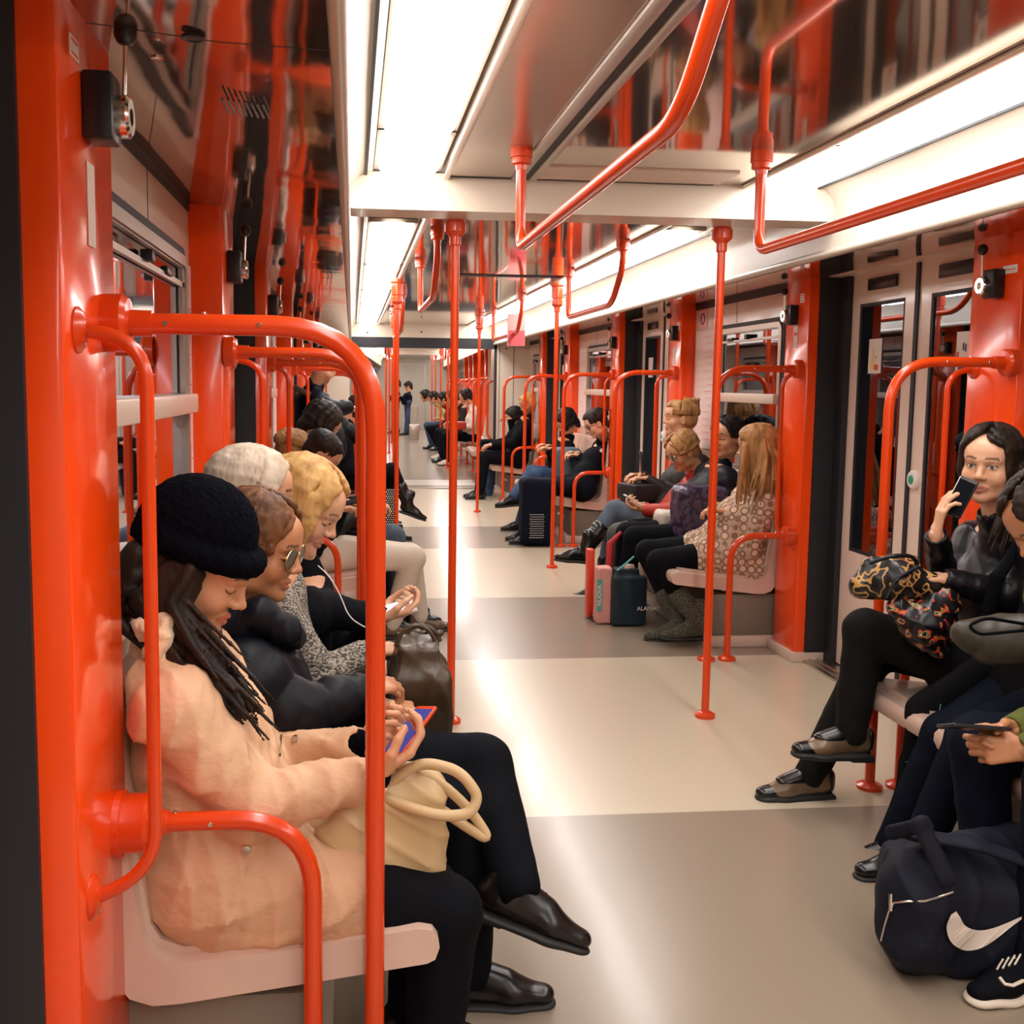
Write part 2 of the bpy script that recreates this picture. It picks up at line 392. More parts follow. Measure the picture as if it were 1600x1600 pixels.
WINN = [0]
def window(side, y0, y1, z0=.86, z1=1.775):
    """structure window: dark rubber surround, aluminium frame, pane, tilt vent and ledge bar"""
    WINN[0] += 1
    t = D.objects.new('window_%d' % WINN[0], None); t.matrix_world = Matrix.Translation((sx(side, 0), y0, z0)); t['_b'] = (sx(side, 0), y0, z0)
    link(t); t['kind'] = 'structure'
    def ring(name, g, w, d0, d1, m, r=.05):
        mb = MB(); zc = z0+g; zt = z1-g; a = y0+g; b = y1-g
        def rr(a, b, c, d_, r):
            out = []
            for (cx_, cz, st) in ((b-r, d_-r, 0), (a+r, d_-r, 90), (a+r, c+r, 180), (b-r, c+r, 270)):
                for k in range(7):
                    an = math.radians(st+k*15); out.append((cx_+r*math.cos(an), cz+r*math.sin(an)))
            return out
        O = rr(a, b, zc, zt, r); I = rr(a+w, b-w, zc+w, zt-w, max(.012, r-w)); n = len(O)
        X0, X1 = sx(side, d0), sx(side, d1)
        vo0 = [mb.bm.verts.new((X0, y, z)) for y, z in O]; vi0 = [mb.bm.verts.new((X0, y, z)) for y, z in I]
        vo1 = [mb.bm.verts.new((X1, y, z)) for y, z in O]; vi1 = [mb.bm.verts.new((X1, y, z)) for y, z in I]
        for i in range(n):
            j = (i+1) % n
            mb.bm.faces.new((vo1[i], vo1[j], vi1[j], vi1[i])); mb.bm.faces.new((vo0[i], vo0[j], vi0[j], vi0[i]))
            mb.bm.faces.new((vo0[i], vo0[j], vo1[j], vo1[i])); mb.bm.faces.new((vi0[i], vi0[j], vi1[j], vi1[i]))
        mb.build(name, m, t)
    ring('window_seal', 0, .028, -.03, .012, DARKM, .07)
    ring('window_frame', .026, .030, -.03, .020, ALU, .055)
    mb = MB(); bx(mb, side, -.008, -.004, y0+.05, y1-.05, z0+.05, z1-.05); mb.build('window_pane', GLASS, t)
    zl = 1.325
    mb = MB(); bx(mb, side, .0, .045, y0+.045, y1-.03, zl-.028, zl+.028, .006); mb.build('ledge_bar', CREAMPL, t)
    mb = MB(); bx(mb, side, .0, .012, y0+.055, y1-.055, 1.66, 1.675); bx(mb, side, 0, .012, y0+.055, y1-.055, 1.715, 1.725)
    for yy in (y0+.055, y1-.085): bx(mb, side, 0, .012, yy, yy+.03, zl+.03, 1.72)
    mb.build('vent_frame', ALU, t)
    ym = (y0+y1)/2
    mb = MB(); bx(mb, side, .0, .03, ym-.02, ym+.02, 1.672, 1.70, .003); bx(mb, side, .0, .02, ym+.25, ym+.33, 1.668, 1.69, .003)
    mb.build('vent_latch', BLACKG, t)
    return t
DOORN = [0]
def door(side, y0, y1, sticker=True):
    DOORN[0] += 1
    t = D.objects.new('door_%d' % DOORN[0], None); t.matrix_world = Matrix.Translation((sx(side, -.08), y0, 0)); t['_b'] = (sx(side, -.08), y0, 0)
    link(t); t['kind'] = 'structure'
    ym = (y0+y1)/2; g = .09
    for k, (a, b) in enumerate(((y0+g, ym-.006), (ym+.006, y1-g))):
        zg0, zg1 = .60, 1.79
        fa, fb = (a+.075, b-.10) if k == 0 else (a+.10, b-.075)
        mb = MB(); inset_panel(mb, sx(side, -.08), a, b, .02, 1.93, fa, fb, zg0, zg1, side*.035)
        lf = mb.build('door_leaf', FRAMEM, t)
        mb = MB(); inset_panel(mb, sx(side, -.082), fa-.0, fb+.0, zg0, zg1, fa+.016, fb-.016, zg0+.016, zg1-.016, side*.02)
        mb.build('glass_seal', DARKM, lf)
        mb = MB(); bx(mb, side, -.092, -.088, fa+.01, fb-.01, zg0+.01, zg1-.01); mb.build('door_glass', GLASS, lf)
        if sticker:
            yc = fb-.16 if k == 1 else fa+.16
            st = MB(); bx(st, side, -.086, -.084, yc-.06, yc+.06, 1.46, 1.62); s = st.build('warning_sticker', PAPER, lf)
        mb = MB(); bx(mb, side, -.078, -.065, (a+b)/2-.13, (a+b)/2+.13, 1.845, 1.90, .004); mb.build('door_sign_plate', BLACKG, lf)
        mb = MB(); bx(mb, side, -.0785, -.077, (a+b)/2-.14, (a+b)/2+.10, 1.805, 1.822); mb.build('door_notice', PAPER, lf)
    mb = MB(); bx(mb, side, -.095, -.072, ym-.014, ym+.014, .02, 1.93); mb.build('centre_seal', DARKM, t)
    mb = MB(); bx(mb, side, -.11, .050, y0-.0005, y0+.012, 0, 1.93); bx(mb, side, -.11, .050, y1-.012, y1+.0005, 0, 1.93); bx(mb, side, -.11, -.05, y0, y0+g, 0, 1.93); bx(mb, side, -.11, -.05, y1-g, y1, 0, 1.93); mb.build('door_jamb', DARKM, t)
    # open button on the far leaf edge
    yb = ym-.055
    mb = MB(); mb.disc((sx(side, -.08), yb, 1.0), (-side, 0, 0), [(.042, 0), (.042, .012), (.036, .018), (.02, .02)]); pb = mb.build('button_plate', PAPER, t)
    MB().disc((sx(side, -.062), yb, 1.0), (-side, 0, 0), [(.020, 0), (.020, .004), (.014, .006)]).build('button', GREENB, pb)
    mb = MB(); bx(mb, side, -.10, .06, y0, y1, 0, .012); bx(mb, side, -.02, -.01, y0, y1, .012, .018); bx(mb, side, .02, .03, y0, y1, .012, .018)
    mb.build('threshold', STEEL, t)
    return t

def wall(side, y0, y1, bays, doors, nm, wins):
    """window-wall panels of one side, one structure object per bay"""
    for i, ((a, b), w) in enumerate(zip(bays, wins)):
        mb = MB()
        th = side*.04
        if w: inset_panel(mb, sx(side, 0), a, b, 0, SOFF+.04, w[0]+.02, w[1]-.02, .88, 1.755, th)
        else: bx(mb, side, -.04, 0, a, b, 0, SOFF+.04)
        mb.build(nm, WALLP, None, kind='structure')
        if w:
            window(side, w[0], w[1])
            mb = MB()
            for yy in (a+.02, (a+b)/2+.1): bx(mb, side, 0, .001, yy, yy+.006, 1.78, SOFF+.03)
            bx(mb, side, 0, .004, a, b, SOFF+.005, SOFF+.035); mb.build('trim_1', DARKM, None, kind='structure')
def pillar(side, a, b):
    mb = MB(); bx(mb, side, -.11, .103, a, b, .0, SOFF+.035, .012)
    mb.build('trim_2', ORANGE_P, None, kind='structure')
    mb = MB(); bx(mb, side, -.05, .125, a-.015, b+.015, 0, .05, .004); mb.build('baseboard_'+SIDE[side], CREAMPL, None, kind='structure')

def shell(y0, y1, beams, groove=True, panels=()):
    mb = MB(); mb.box((XL-.12, y0, -.08), (XR+.12, y1, 0)); mb.build('floor', FLOORM, None, smooth=False, kind='structure')
    for side in (-1, 1):
        line = [(sx(side, 0), 1.935), (sx(side, .30), 1.905), (sx(side, .465), SOFF)]
        mb = MB(); mb.sheet(line if side < 0 else line[::-1], y0, y1, .006); mb.build('ceiling_soffit', SOFFM, None, kind='structure')
        # over-door infill out to the door plane
        mb = MB(); bx(mb, side, -.13, .0, y0, y1, 1.93, 1.99); mb.build('wall_header', FRAMEM, None, kind='structure')
        lip = MB(); X = sx(side, .478)
        lip.tube([(X, y0, SOFF+.016), (X, y1, SOFF+.016)], .017, n=14, cap=True); lip.build('trim_3', COVEP, None, kind='structure')
        c = [(.478, SOFF+.03), (.475, 1.99), (.478, 2.06), (.495, 2.115), (.53, 2.150), (.575, 2.165)]
        c = [(sx(side, d), z) for d, z in c]
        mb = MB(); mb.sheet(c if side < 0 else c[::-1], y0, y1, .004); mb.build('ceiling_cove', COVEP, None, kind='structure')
        # recess behind the lamps and slanted reveal to the centre panel
        c = [(.575, 2.165), (.58, 2.19), (.83, 2.19), (.858, 2.150)]
        c = [(sx(side, d), z) for d, z in c]
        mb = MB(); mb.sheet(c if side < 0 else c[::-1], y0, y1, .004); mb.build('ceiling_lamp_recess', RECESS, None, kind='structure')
        mb = MB(); bx(mb, side, .548, .556, y0, y1, 2.150, 2.158); mb.build('trim_4', DARKM, None, kind='structure')
        mb = MB(); bx(mb, side, .835, .858, y0, y1, 2.143, 2.15, .003); mb.build('trim_5', WHITEP, None, kind='structure')
    ys = [y0]+list(panels)+[y1]
    for a, b in zip(ys[:-1], ys[1:]):
        mb = MB(); mb.box((sx(-1, .858), a+.002, CEIL), (sx(1, .858), b-.002, CEIL+.02)); mb.build('ceiling', CEILM, None, smooth=False, kind='structure')
    mb = MB(); mb.box((XL-.13, y0, 2.2), (XR+.13, y1, 2.23)); mb.build('ceiling_roof', DARKM, None, smooth=False, kind='structure')
    for a, b in beams:
        mb = MB(); mb.prism([(sx(-1, .475), 2.045), (sx(-1, .50), 2.03), (sx(1, .50), 2.03), (sx(1, .475), 2.045), (sx(1, .475), 2.165), (sx(-1, .475), 2.165)], a, b)
        mb.build('ceiling_beam', WHITEP, None, kind='structure')

shell(-2.2, 13.9, [(4.0, 4.2)], panels=(-.4, 2.0, 4.1, 5.0, 6.2, 7.5, 8.3, 10, 12))
# groove bar in the near ceiling
mb = MB()
mb.box((.585, -.6, 2.138), (.625, 3.97, CEIL), .008); mb.box((.650, -.6, 2.140), (.680, 3.97, CEIL), .006); mb.build('trim_6', ALU, None, kind='structure')
mb = MB(); mb.box((.625, -.6, 2.148), (.650, 3.97, CEIL)); mb.box((.35, 3.965, 2.148), (1.36, 3.985, CEIL)); mb.box((.352, 2.2, 2.15), (.360, 3.97, CEIL)); mb.build('trim_7', DARKM, None, kind='structure')
mb = MB(); mb.box((.36, -.6, 2.150), (.585, 3.96, CEIL)); mb.build('ceiling_panel', SATIN, None, kind='structure')
mb = MB(); mb.box((.68, 3.75, 2.149), (1.38, 3.965, CEIL)); mb.build('trim_8', WALLP, None, kind='structure')
mb = MB(); mb.box((.70, 7.47, 2.150), (1.5, 7.58, CEIL)); mb.build('trim_9', DARKM, None, kind='structure')

for side in (-1, 1):
    wins = [(-1.9, -.6), (2.05, 3.375-.06), (5.56, 6.62), (9.25, 10.4), None] if side > 0 else [(-1.9, -.6), (2.0, 3.34-.08), (5.56, 6.62), (9.25, 10.4), (12.8, 13.7)]
    if side > 0: wins[4] = (12.95, 13.6)
    wall(side, -2.2, 13.9, BAYS, DOORS, 'wall_'+SIDE[side], wins)
    for a, b in PILLARS: pillar(side, a, b)
    for i, (a, b) in enumerate(DOORS): door(side, a, b)

# ---- end wall, gangway
def endwall(y, ydir=1):
    mb = MB()
    mb.box((XL-.05, y, 0), (-.03, y+.06, 2.2)); mb.box((1.90, y, 0), (XR+.05, y+.06, 2.2)); mb.box((-.03, y, 1.985), (1.90, y+.06, 2.2))
    mb.build('wall_end', WHITEP, None, kind='structure')
    mb = MB(); mb.box((-.03, y+.01, 1.85), (1.9, y+.058, 1.985)); mb.box((1.87, y+.01, 0), (1.90, y+.07, 1.985)); mb.build('trim_10', DARKM, None, kind='structure')
    mb = MB()
    for x, z in ((.90, 2.06), (.20, 2.04), (2.02, 1.86)): mb.disc((x, y, z), (0, -1, 0), [(.012, 0), (.012, .004), (.006, .005)], 12)
    mb.build('trim_11', BLK, None, kind='structure')
    mb = MB(); mb.box((2.12, y-.004, .2), (2.126, y, 1.9)); mb.box((1.93, y-.003, .3), (1.936, y, 1.95)); mb.build('trim_12', DARKM, None, kind='structure')
endwall(13.9)
mb = MB(); mb.box((-.08, 13.96, 0), (-.03, 15.0, 2.1)); mb.build('wall_gangway_left', WHITEP, None, kind='structure')
mb = MB(); mb.box((1.95, 13.96, 0), (2.0, 15.05, 2.1)); mb.build('wall_gangway_right', WHITEP, None, kind='structure')
mb = MB(); mb.box((-.08, 13.96, 2.02), (2.0, 15.05, 2.1)); mb.build('ceiling_gangway', WHITEP, None, kind='structure')
mb = MB(); mb.box((-.08, 13.9, -.08), (2.0, 15.2, .003)); mb.build('floor_gangway', ALU, None, kind='structure')
mb = MB()
for k in range(9): mb.box((-.03, 14.0+k*.035, .003), (1.9, 14.015+k*.035, .012))
mb.box((-.03, 13.93, .003), (1.9, 13.98, .015)); mb.build('trim_13', STEEL, None, kind='structure')
mb = MB(); mb.box((XL-.12, -2.26, 0), (XR+.12, -2.2, 2.2)); mb.build('wall_rear', WHITEP, None, kind='structure')

# tunnel beyond the windows
TUNM = mat('tunnel_concrete', (.05, .05, .06), .9, bump=.4, bscale=3)
for nm, x in (('wall_tunnel_left', -2.2), ('wall_tunnel_right', 4.0)):
    mb = MB(); mb.box((x-.1, -8, -1.5), (x+.1, 45, 4)); mb.build(nm, TUNM, None, kind='structure')

# ---- lamps
SEG = [(-1.9, .0), (.02, 1.75), (1.77, 3.38), (3.40, 3.99), (5.22, 7.08), (7.10, 9.0), (9.02, 10.6), (10.62, 12.3), (12.32, 13.8)]
for side in (-1, 1):
    for i, (a, b) in enumerate(SEG):
        if i == 3: a = 3.32
        where = ['behind the viewer', 'overhead nearest the viewer', 'before the short end lamp', 'ending at the cream cross beam', 'first beyond the cream cross beam', 'second beyond the cream cross beam', 'third beyond the cream cross beam', 'fourth beyond the cream cross beam', 'last before the gangway header'][i]
        lamp(sx(side, .70), a, b, 'long glowing white ceiling light in the %s row, %s' % (SIDE[side], where), 'ceiling lights, %s row' % SIDE[side])

# ---- poles
for x, y, l in ((.405, 4.22, 'left orange pole in the nearest doorway, floor to ceiling'), (1.485, 4.215, 'right orange pole in the nearest doorway, its round foot on the cream floor'),
                (.33, 7.86, 'thin orange floor to ceiling pole, left one of the second doorway'), (1.52, 7.857, 'thin orange floor to ceiling pole, right one of the second doorway'),
                (.45, 11.4, 'distant orange pole at left of the third doorway'), (1.36, 11.376, 'distant orange pole at right of the third doorway, beside white sneakers')):
    pole(x, y, l, 'grab poles in the aisle')
# ---- hanging ceiling rails
for x, a, b, l in ((.545, 1.55, 3.47, 'bent orange ceiling rail hanging over the aisle, nearest on the left'), (1.33, .9, 3.42, 'long orange ceiling rail nearest the right row of lights'),
                   (.42, 5.3, 6.6, 'orange ceiling rail behind the left doorway pole'), (1.42, 5.55, 6.95, 'orange ceiling rail beyond the cream beam, in front of the right lights'),
                   (.42, 8.9, 10.7, 'far left orange ceiling rail, near the gangway'), (1.42, 8.9, 10.7, 'far right orange ceiling rail behind the pink leaflet')):
    ceil_rail(x, a, b, l, 'hanging ceiling rails')
# ---- seat end rails, armrests, handles, benches
ENDS = [(1.78, 1), (3.40, 2), (5.12, 3), (7.16, 4), (8.92, 5), (10.95, 6), (12.5, 7)]
for side in (-1, 1):
    S = SIDE[side]
    for k, (Y, i) in enumerate(ENDS):
        if side > 0 and k == 0: continue
        w = '%s from the viewer' % ORD[k if side < 0 else k-1]
        tall_loop(side, Y, 'tall orange seat-end rail on the %s side, %s' % (S, w), 'tall seat-end rails', detail=k < 4)
        arm_loop(side, Y, 'low orange armrest rail on the %s side, %s' % (S, w), 'armrest rails', detail=k < 4)
        p = PILLARS[i]
        near = (k % 2 == 0)
        hy = 1.60 if k == 0 else (p[0]+.05 if near else p[1]-.05)
        grab_handle(side, hy, 'vertical orange grab handle on the %s wall pillar, %s' % (S, w), 'pillar grab handles')
    for i, (a, b) in enumerate(BAYS[1:]):
        bench(side, a-.05 if i == 0 else a+.02, b-.02, 'pale moulded bench seat along the %s wall, %s from the viewer' % (S, ORD[i]), 'bench seats', n=4 if i < 3 else 3)
    for k, (Y, i) in enumerate([(1.70, 0), (3.52, 1), (5.22, 2), (7.2, 3), (8.92, 4), (10.98, 5)]):
        emergency(side, Y, 'emergency door handle with knob on the %s orange pillar, %s from the viewer' % (S, ORD[k]), 'emergency door handles', .10 if k == 0 else .06)
# ---------------------------------------------------------------- smooth implicit shapes (bodies, clothes, hair, bags)
V = lambda *a: np.array(a, float)
def nz(v): v = np.asarray(v, float); return v/(np.linalg.norm(v)+1e-9)
def rotm(f, up=(0, 0, 1)):
    """columns: right, forward, up of a frame looking along f"""
    f = nz(f); r = nz(np.cross(f, up)); u = np.cross(r, f); return np.stack([r, f, u], 1)
class Shape:
    def __init__(s, h, k=.02): s.h = h; s.k = k; s.P = []; s.disp = None; s.want_t = False
    def cap(s, a, b, ra, rb=None, k=None, op='u', flat=None):
        """tapered capsule; flat=(axis, factor) thins it along an axis"""
        s.P.append(('cap', V(*a), V(*b), ra, ra if rb is None else rb, s.k if k is None else k, op, flat)); return s
    def chain(s, pts, rs, k=None, op='u', flat=None):
        for i in range(len(pts)-1):
            s.cap(pts[i], pts[i+1], rs[i] if not np.isscalar(rs) else rs, rs[i+1] if not np.isscalar(rs) else rs, k, op, flat)
        return s
    def ell(s, c, r, R=None, k=None, op='u'):
        s.P.append(('ell', V(*c), V(*r), np.eye(3) if R is None else R, None, s.k if k is None else k, op, None)); return s
    def box(s, c, r, R=None, rd=.01, k=None, op='u'):
        s.P.append(('box', V(*c), V(*r), np.eye(3) if R is None else R, rd, s.k if k is None else k, op, None)); return s
    def plane(s, p, n):
        """cut away the side n points to"""
        s.P.append(('pl', V(*p), nz(n), None, None, 0, 'c', None)); return s
    def _bb(s, p):
        if p[0] == 'cap': r = max(p[3], p[4]); return np.minimum(p[1], p[2])-r, np.maximum(p[1], p[2])+r
        if p[0] in ('ell', 'box'):
            e = np.abs(p[3])@p[2]+(p[4] or 0); return p[1]-e, p[1]+e
    def field(s):
        U_ = [s._bb(p) for p in s.P if p[6] == 'u']
        lo = np.min([b[0] for b in U_], 0)-s.h*3-.006; hi = np.max([b[1] for b in U_], 0)+s.h*3+.006
        n = np.maximum(4, np.ceil((hi-lo)/s.h).astype(int)+1)
        F = np.full(n, .08, np.float32); T = np.zeros(n, np.float32) if s.want_t else None
        ax = [(lo[i]+np.arange(n[i])*s.h).astype(np.float32) for i in range(3)]
        for p in s.P:
            if p[0] == 'pl': sl = (slice(None),)*3
            else:
                b0, b1 = s._bb(p); m = p[5]+s.h*3+.03
                i0 = np.clip(((b0-m-lo)/s.h).astype(int), 0, n-1); i1 = np.clip(((b1+m-lo)/s.h).astype(int)+2, 1, n)
                if np.any(i1 <= i0): continue
                sl = tuple(slice(i0[i], i1[i]) for i in range(3))
            X = ax[0][sl[0]][:, None, None]; Y = ax[1][sl[1]][None, :, None]; Z = ax[2][sl[2]][None, None, :]
            tt = None
            if p[0] == 'cap':
                a, b = p[1], p[2]; d = b-a; L2 = max(float(d@d), 1e-12)
                t = np.clip(((X-a[0])*d[0]+(Y-a[1])*d[1]+(Z-a[2])*d[2])/L2, 0, 1)
                ex, ey, ez = X-a[0]-t*d[0], Y-a[1]-t*d[1], Z-a[2]-t*d[2]
                q = ex*ex+ey*ey+ez*ez
                if p[7] is not None:
                    n_, fac = p[7]; dn = ex*n_[0]+ey*n_[1]+ez*n_[2]; q = q+dn*dn*(1/fac**2-1)
                D_ = np.sqrt(q)-(p[3]+t*(p[4]-p[3])); tt = t*math.sqrt(L2)
            elif p[0] in ('ell', 'box'):
                R = p[3]; c = p[1]; x, y, z = X-c[0], Y-c[1], Z-c[2]
                l = [x*R[0, i]+y*R[1, i]+z*R[2, i] for i in range(3)]
                if p[0] == 'ell':
                    r = p[2]; k0 = np.sqrt((l[0]/r[0])**2+(l[1]/r[1])**2+(l[2]/r[2])**2); k1 = np.sqrt((l[0]/r[0]**2)**2+(l[1]/r[1]**2)**2+(l[2]/r[2]**2)**2)
                    D_ = k0*(k0-1)/np.maximum(k1, 1e-6)
                else:
                    q = [np.abs(l[i])-p[2][i] for i in range(3)]
                    D_ = np.sqrt(sum(np.maximum(v, 0)**2 for v in q))+np.minimum(np.maximum(np.maximum(q[0], q[1]), q[2]), 0)-p[4]
                tt = l[2]
            else:
                nn = p[2]; D_ = (X-p[1][0])*nn[0]+(Y-p[1][1])*nn[1]+(Z-p[1][2])*nn[2]
                F[sl] = np.maximum(F[sl], D_); continue
            D_ = D_.astype(np.float32); A = F[sl]; k = max(p[5], 1e-5)
            if p[6] == 'u':
                if T is not None: Tv = T[sl]; mk_ = D_ < A; Tv[mk_] = np.broadcast_to(tt, A.shape)[mk_]
                hh = np.clip(.5+.5*(A-D_)/k, 0, 1); F[sl] = A*(1-hh)+D_*hh-k*hh*(1-hh)
            else:
                D_ = -D_; hh = np.clip(.5-.5*(A-D_)/k, 0, 1); F[sl] = A*(1-hh)+D_*hh+k*hh*(1-hh)
        if s.disp is not None:
            F += s.disp(ax[0][:, None, None], ax[1][None, :, None], ax[2][None, None, :], T).astype(np.float32)
        return F, lo
    def verts_faces(s):
        F, lo = s.field(); h = s.h
        F[[0, -1]] = .05; F[:, [0, -1]] = .05; F[:, :, [0, -1]] = .05
        I = F < 0
        c = np.zeros(tuple(np.array(F.shape)-1), np.int8)
        for dx in (0, 1):
            for dy in (0, 1):
                for dz in (0, 1): c += I[dx:F.shape[0]-1+dx, dy:F.shape[1]-1+dy, dz:F.shape[2]-1+dz]
        act = np.argwhere((c > 0) & (c < 8))
        if len(act) == 0: return np.zeros((0, 3)), np.zeros((0, 4), int)
        vid = np.full(c.shape, -1, np.int64); vid[tuple(act.T)] = np.arange(len(act))
        acc = np.zeros((len(act), 3)); cnt = np.zeros(len(act))
        cr = [(i, j, k) for i in (0, 1) for j in (0, 1) for k in (0, 1)]
        for a in cr:
            for ax_ in range(3):
                if a[ax_] == 1: continue
                b = list(a); b[ax_] = 1
                fa = F[act[:, 0]+a[0], act[:, 1]+a[1], act[:, 2]+a[2]]; fb = F[act[:, 0]+b[0], act[:, 1]+b[1], act[:, 2]+b[2]]
                m = (fa < 0) != (fb < 0); t = np.where(m, fa/(fa-fb+1e-12), 0)
                pt = np.tile(np.array(a, float), (len(act), 1)); pt[:, ax_] += t
                acc[m] += pt[m]; cnt += m
        vv = lo+(act+acc/np.maximum(cnt, 1)[:, None])*h
        fs = []
        for ax_ in range(3):
            o1, o2 = (ax_+1) % 3, (ax_+2) % 3
            A = I.take(range(F.shape[ax_]-1), ax_); B = I.take(range(1, F.shape[ax_]), ax_)
            e = np.argwhere(A != B)
            e = e[(e[:, o1] > 0) & (e[:, o2] > 0) & (e[:, o1] < F.shape[o1]-1) & (e[:, o2] < F.shape[o2]-1)]
            def g(d1, d2):
                q = e.copy(); q[:, o1] -= d1; q[:, o2] -= d2; return vid[tuple(q.T)]
            q = np.stack([g(1, 1), g(0, 1), g(0, 0), g(1, 0)], 1)
            fl = I[tuple(e.T)]; q[~fl] = q[~fl][:, ::-1]
            fs.append(q)
        return vv, np.concatenate(fs)
def mesh_from(name, parts, m, parent=None, colour=None, relax=1, **kw):
    """parts: list of (verts, quads) joined into one mesh object"""
    vs_, fs_, off = [], [], 0
    for v, f in parts:
        for _ in range(relax):
            if len(v):
                a = np.zeros_like(v); c = np.zeros(len(v))
                for i, j in ((0, 1), (1, 2), (2, 3), (3, 0)):
                    np.add.at(a, f[:, i], v[f[:, j]]); np.add.at(c, f[:, i], 1); np.add.at(a, f[:, j], v[f[:, i]]); np.add.at(c, f[:, j], 1)
                v = v*.5+.5*a/np.maximum(c, 1)[:, None]
        vs_.append(v); fs_.append(f+off); off += len(v)
    v = np.concatenate(vs_); f = np.concatenate(fs_); b = base_of(parent)
    me = D.meshes.new(name); me.vertices.add(len(v)); me.loops.add(len(f)*4); me.polygons.add(len(f))
    me.vertices.foreach_set('co', (v-np.array(b)).ravel()); me.loops.foreach_set('vertex_index', f.ravel().astype(np.int32))
    me.polygons.foreach_set('loop_start', np.arange(len(f), dtype=np.int32)*4)
    me.polygons.foreach_set('use_smooth', np.ones(len(f), bool)); me.update()
    if colour is not None:
        c = np.ones((len(v), 4), np.float32); c[:, :3] = colour(v)
        at = me.color_attributes.new('Col', 'FLOAT_COLOR', 'POINT'); at.data.foreach_set('color', c.ravel())
    me.materials.append(m); o = D.objects.new(name, me)
    if parent is not None: o['_b'] = tuple(b)
    link(o, parent); tag(o, **kw); return o
def build(name, S, m, parent=None, colour=None, relax=1, **kw):
    S = S if isinstance(S, (list, tuple)) else [S]
    return mesh_from(name, [s.verts_faces() for s in S], m, parent, colour, relax, **kw)
def wrinkle(amp, f, seed=0):
    r = np.random.RandomState(seed); K = [(r.normal(size=3)*f, r.rand()*6.28) for _ in range(4)]; W = [(r.normal(size=3)*f*.35, r.rand()*6.28) for _ in range(2)]
    def fn(X, Y, Z, T):
        w = sum(np.sin(X*k[0]+Y*k[1]+Z*k[2]+p) for k, p in W)
        o = 0
        for k, p in K:
            s_ = np.sin(X*k[0]+Y*k[1]+Z*k[2]+p+1.6*w); o = o+(1-np.abs(s_))**2
        return -amp*o/2+amp*.6
    return fn
def quilt(amp, period, wr=None):
    def fn(X, Y, Z, T):
        o = -amp*(np.abs(np.sin(np.pi*T/period))**.6-.5)
        if wr: o = o+wr(X, Y, Z, T)
        return o
    return fn

# ---------------------------------------------------------------- materials of people and things
SKIN = mat('skin', (1, 1, 1), .42, vcol=True, bump=.08, bscale=160, dist=.002, var=.06, vscale=30)
SKIN.node_tree.nodes['Principled BSDF'].inputs['Subsurface Weight'].default_value = .08
SKIN.node_tree.nodes['Principled BSDF'].inputs['Subsurface Radius'].default_value = (.01, .004, .002)
def hairm(name, c1, c2): return mat(name, c1, .5, spec=.22, var=.5, col2=c2, vscale=26, stretch=(1, 1, .22), bump=.5, bscale=90, dist=.006)
H_BLACK = hairm('black_hair', (.020, .013, .010), (.006, .005, .005)); H_DARK = hairm('dark_brown_hair', (.030, .016, .009), (.008, .005, .004))
H_AUBURN = hairm('light_brown_hair', (.22, .085, .028), (.06, .024, .010)); H_WHITE = hairm('white_hair', (.72, .60, .48), (.50, .38, .27))
H_BLOND = hairm('blond_hair', (.66, .40, .15), (.42, .21, .07)); H_DIRTY = hairm('dark_blond_hair', (.50, .26, .09), (.20, .085, .03))
def cloth(name, c, rough=.8, bump=.4, bs=90, var=.15, sheen=.0, spec=.25, **k): return mat(name, c, rough, bump=bump, bscale=bs, var=var, vscale=12, spec=spec, sheen=sheen, dist=.003, **k)
C_BLACK = cloth('black_cloth', (.0035, .004, .0065), spec=.1); C_CHAR = cloth('charcoal_cloth', (.009, .009, .009), spec=.12); C_CREAM = mat('cream_coat_cloth', (.70, .43, .26), .6, bump=.55, bscale=16, stretch=(1, 1, 1.6), dist=.012, var=.08, vscale=12, spec=.3)
C_PUFF = cloth('black_puffer_nylon', (.0035, .004, .008), .5, .5, 30, .1, spec=.22); C_LEATH = cloth('black_leather', (.004, .004, .006), .36, .5, 40, .1, spec=.3)
C_NAVY = cloth('navy_cloth', (.004, .006, .014), spec=.1); C_JEAN = cloth('blue_denim', (.045, .085, .17), .85, .4, 120, .35); C_JEAN2 = cloth('grey_blue_denim', (.10, .13, .17), .85, .4, 120, .3)
C_WHITE = cloth('white_denim', (.72, .62, .50), .8, .25, 60, .05); C_RED = cloth('red_jacket_nylon', (.45, .028, .01), .5, .3, 30, .2, spec=.4)
C_GREY = cloth('grey_trousers', (.085, .085, .078)); C_OLIVE = cloth('olive_sleeve', (.105, .125, .025), .8, .3, 60); C_BROWNJ = cloth('dark_brown_jacket', (.018, .011, .007), .6)
C_KNITH = mat('black_knit_wool', (.0022, .0025, .005), .95, bump=.9, bscale=130, dist=.006, spec=.05)
C_FUR = mat('cream_fur_hood', (.80, .58, .38), .9, bump=1, bscale=60, dist=.01, sheen=.3, stretch=(1, 1, .4))
C_PLAID = cloth('dark_plaid', (.007, .007, .008), spec=.1); C_TAUPE = cloth('taupe_leather', (.055, .045, .03), .45, .2, 20, spec=.5)
C_CLIGHT = cloth('pale_top', (.70, .60, .52)); C_YELG = cloth('yellow_green_top', (.55, .52, .22)); C_DRED = cloth('dark_red_top', (.25, .02, .015))
SHOE_B = cloth('black_shoe_leather', (.007, .005, .004), .27, .2, 20, .1, spec=.5); SHOE_BR = mat('two_tone_brogue', (.20, .125, .07), .3, var=.5, vscale=9, spec=.6)
SOLE = mat('black_sole', (.012, .012, .012), .6); SOLEW = mat('white_sole', (.75, .66, .55), .5)
SHOE_W = cloth('white_sneaker', (.80, .72, .64), .6, .2, 30, .05)
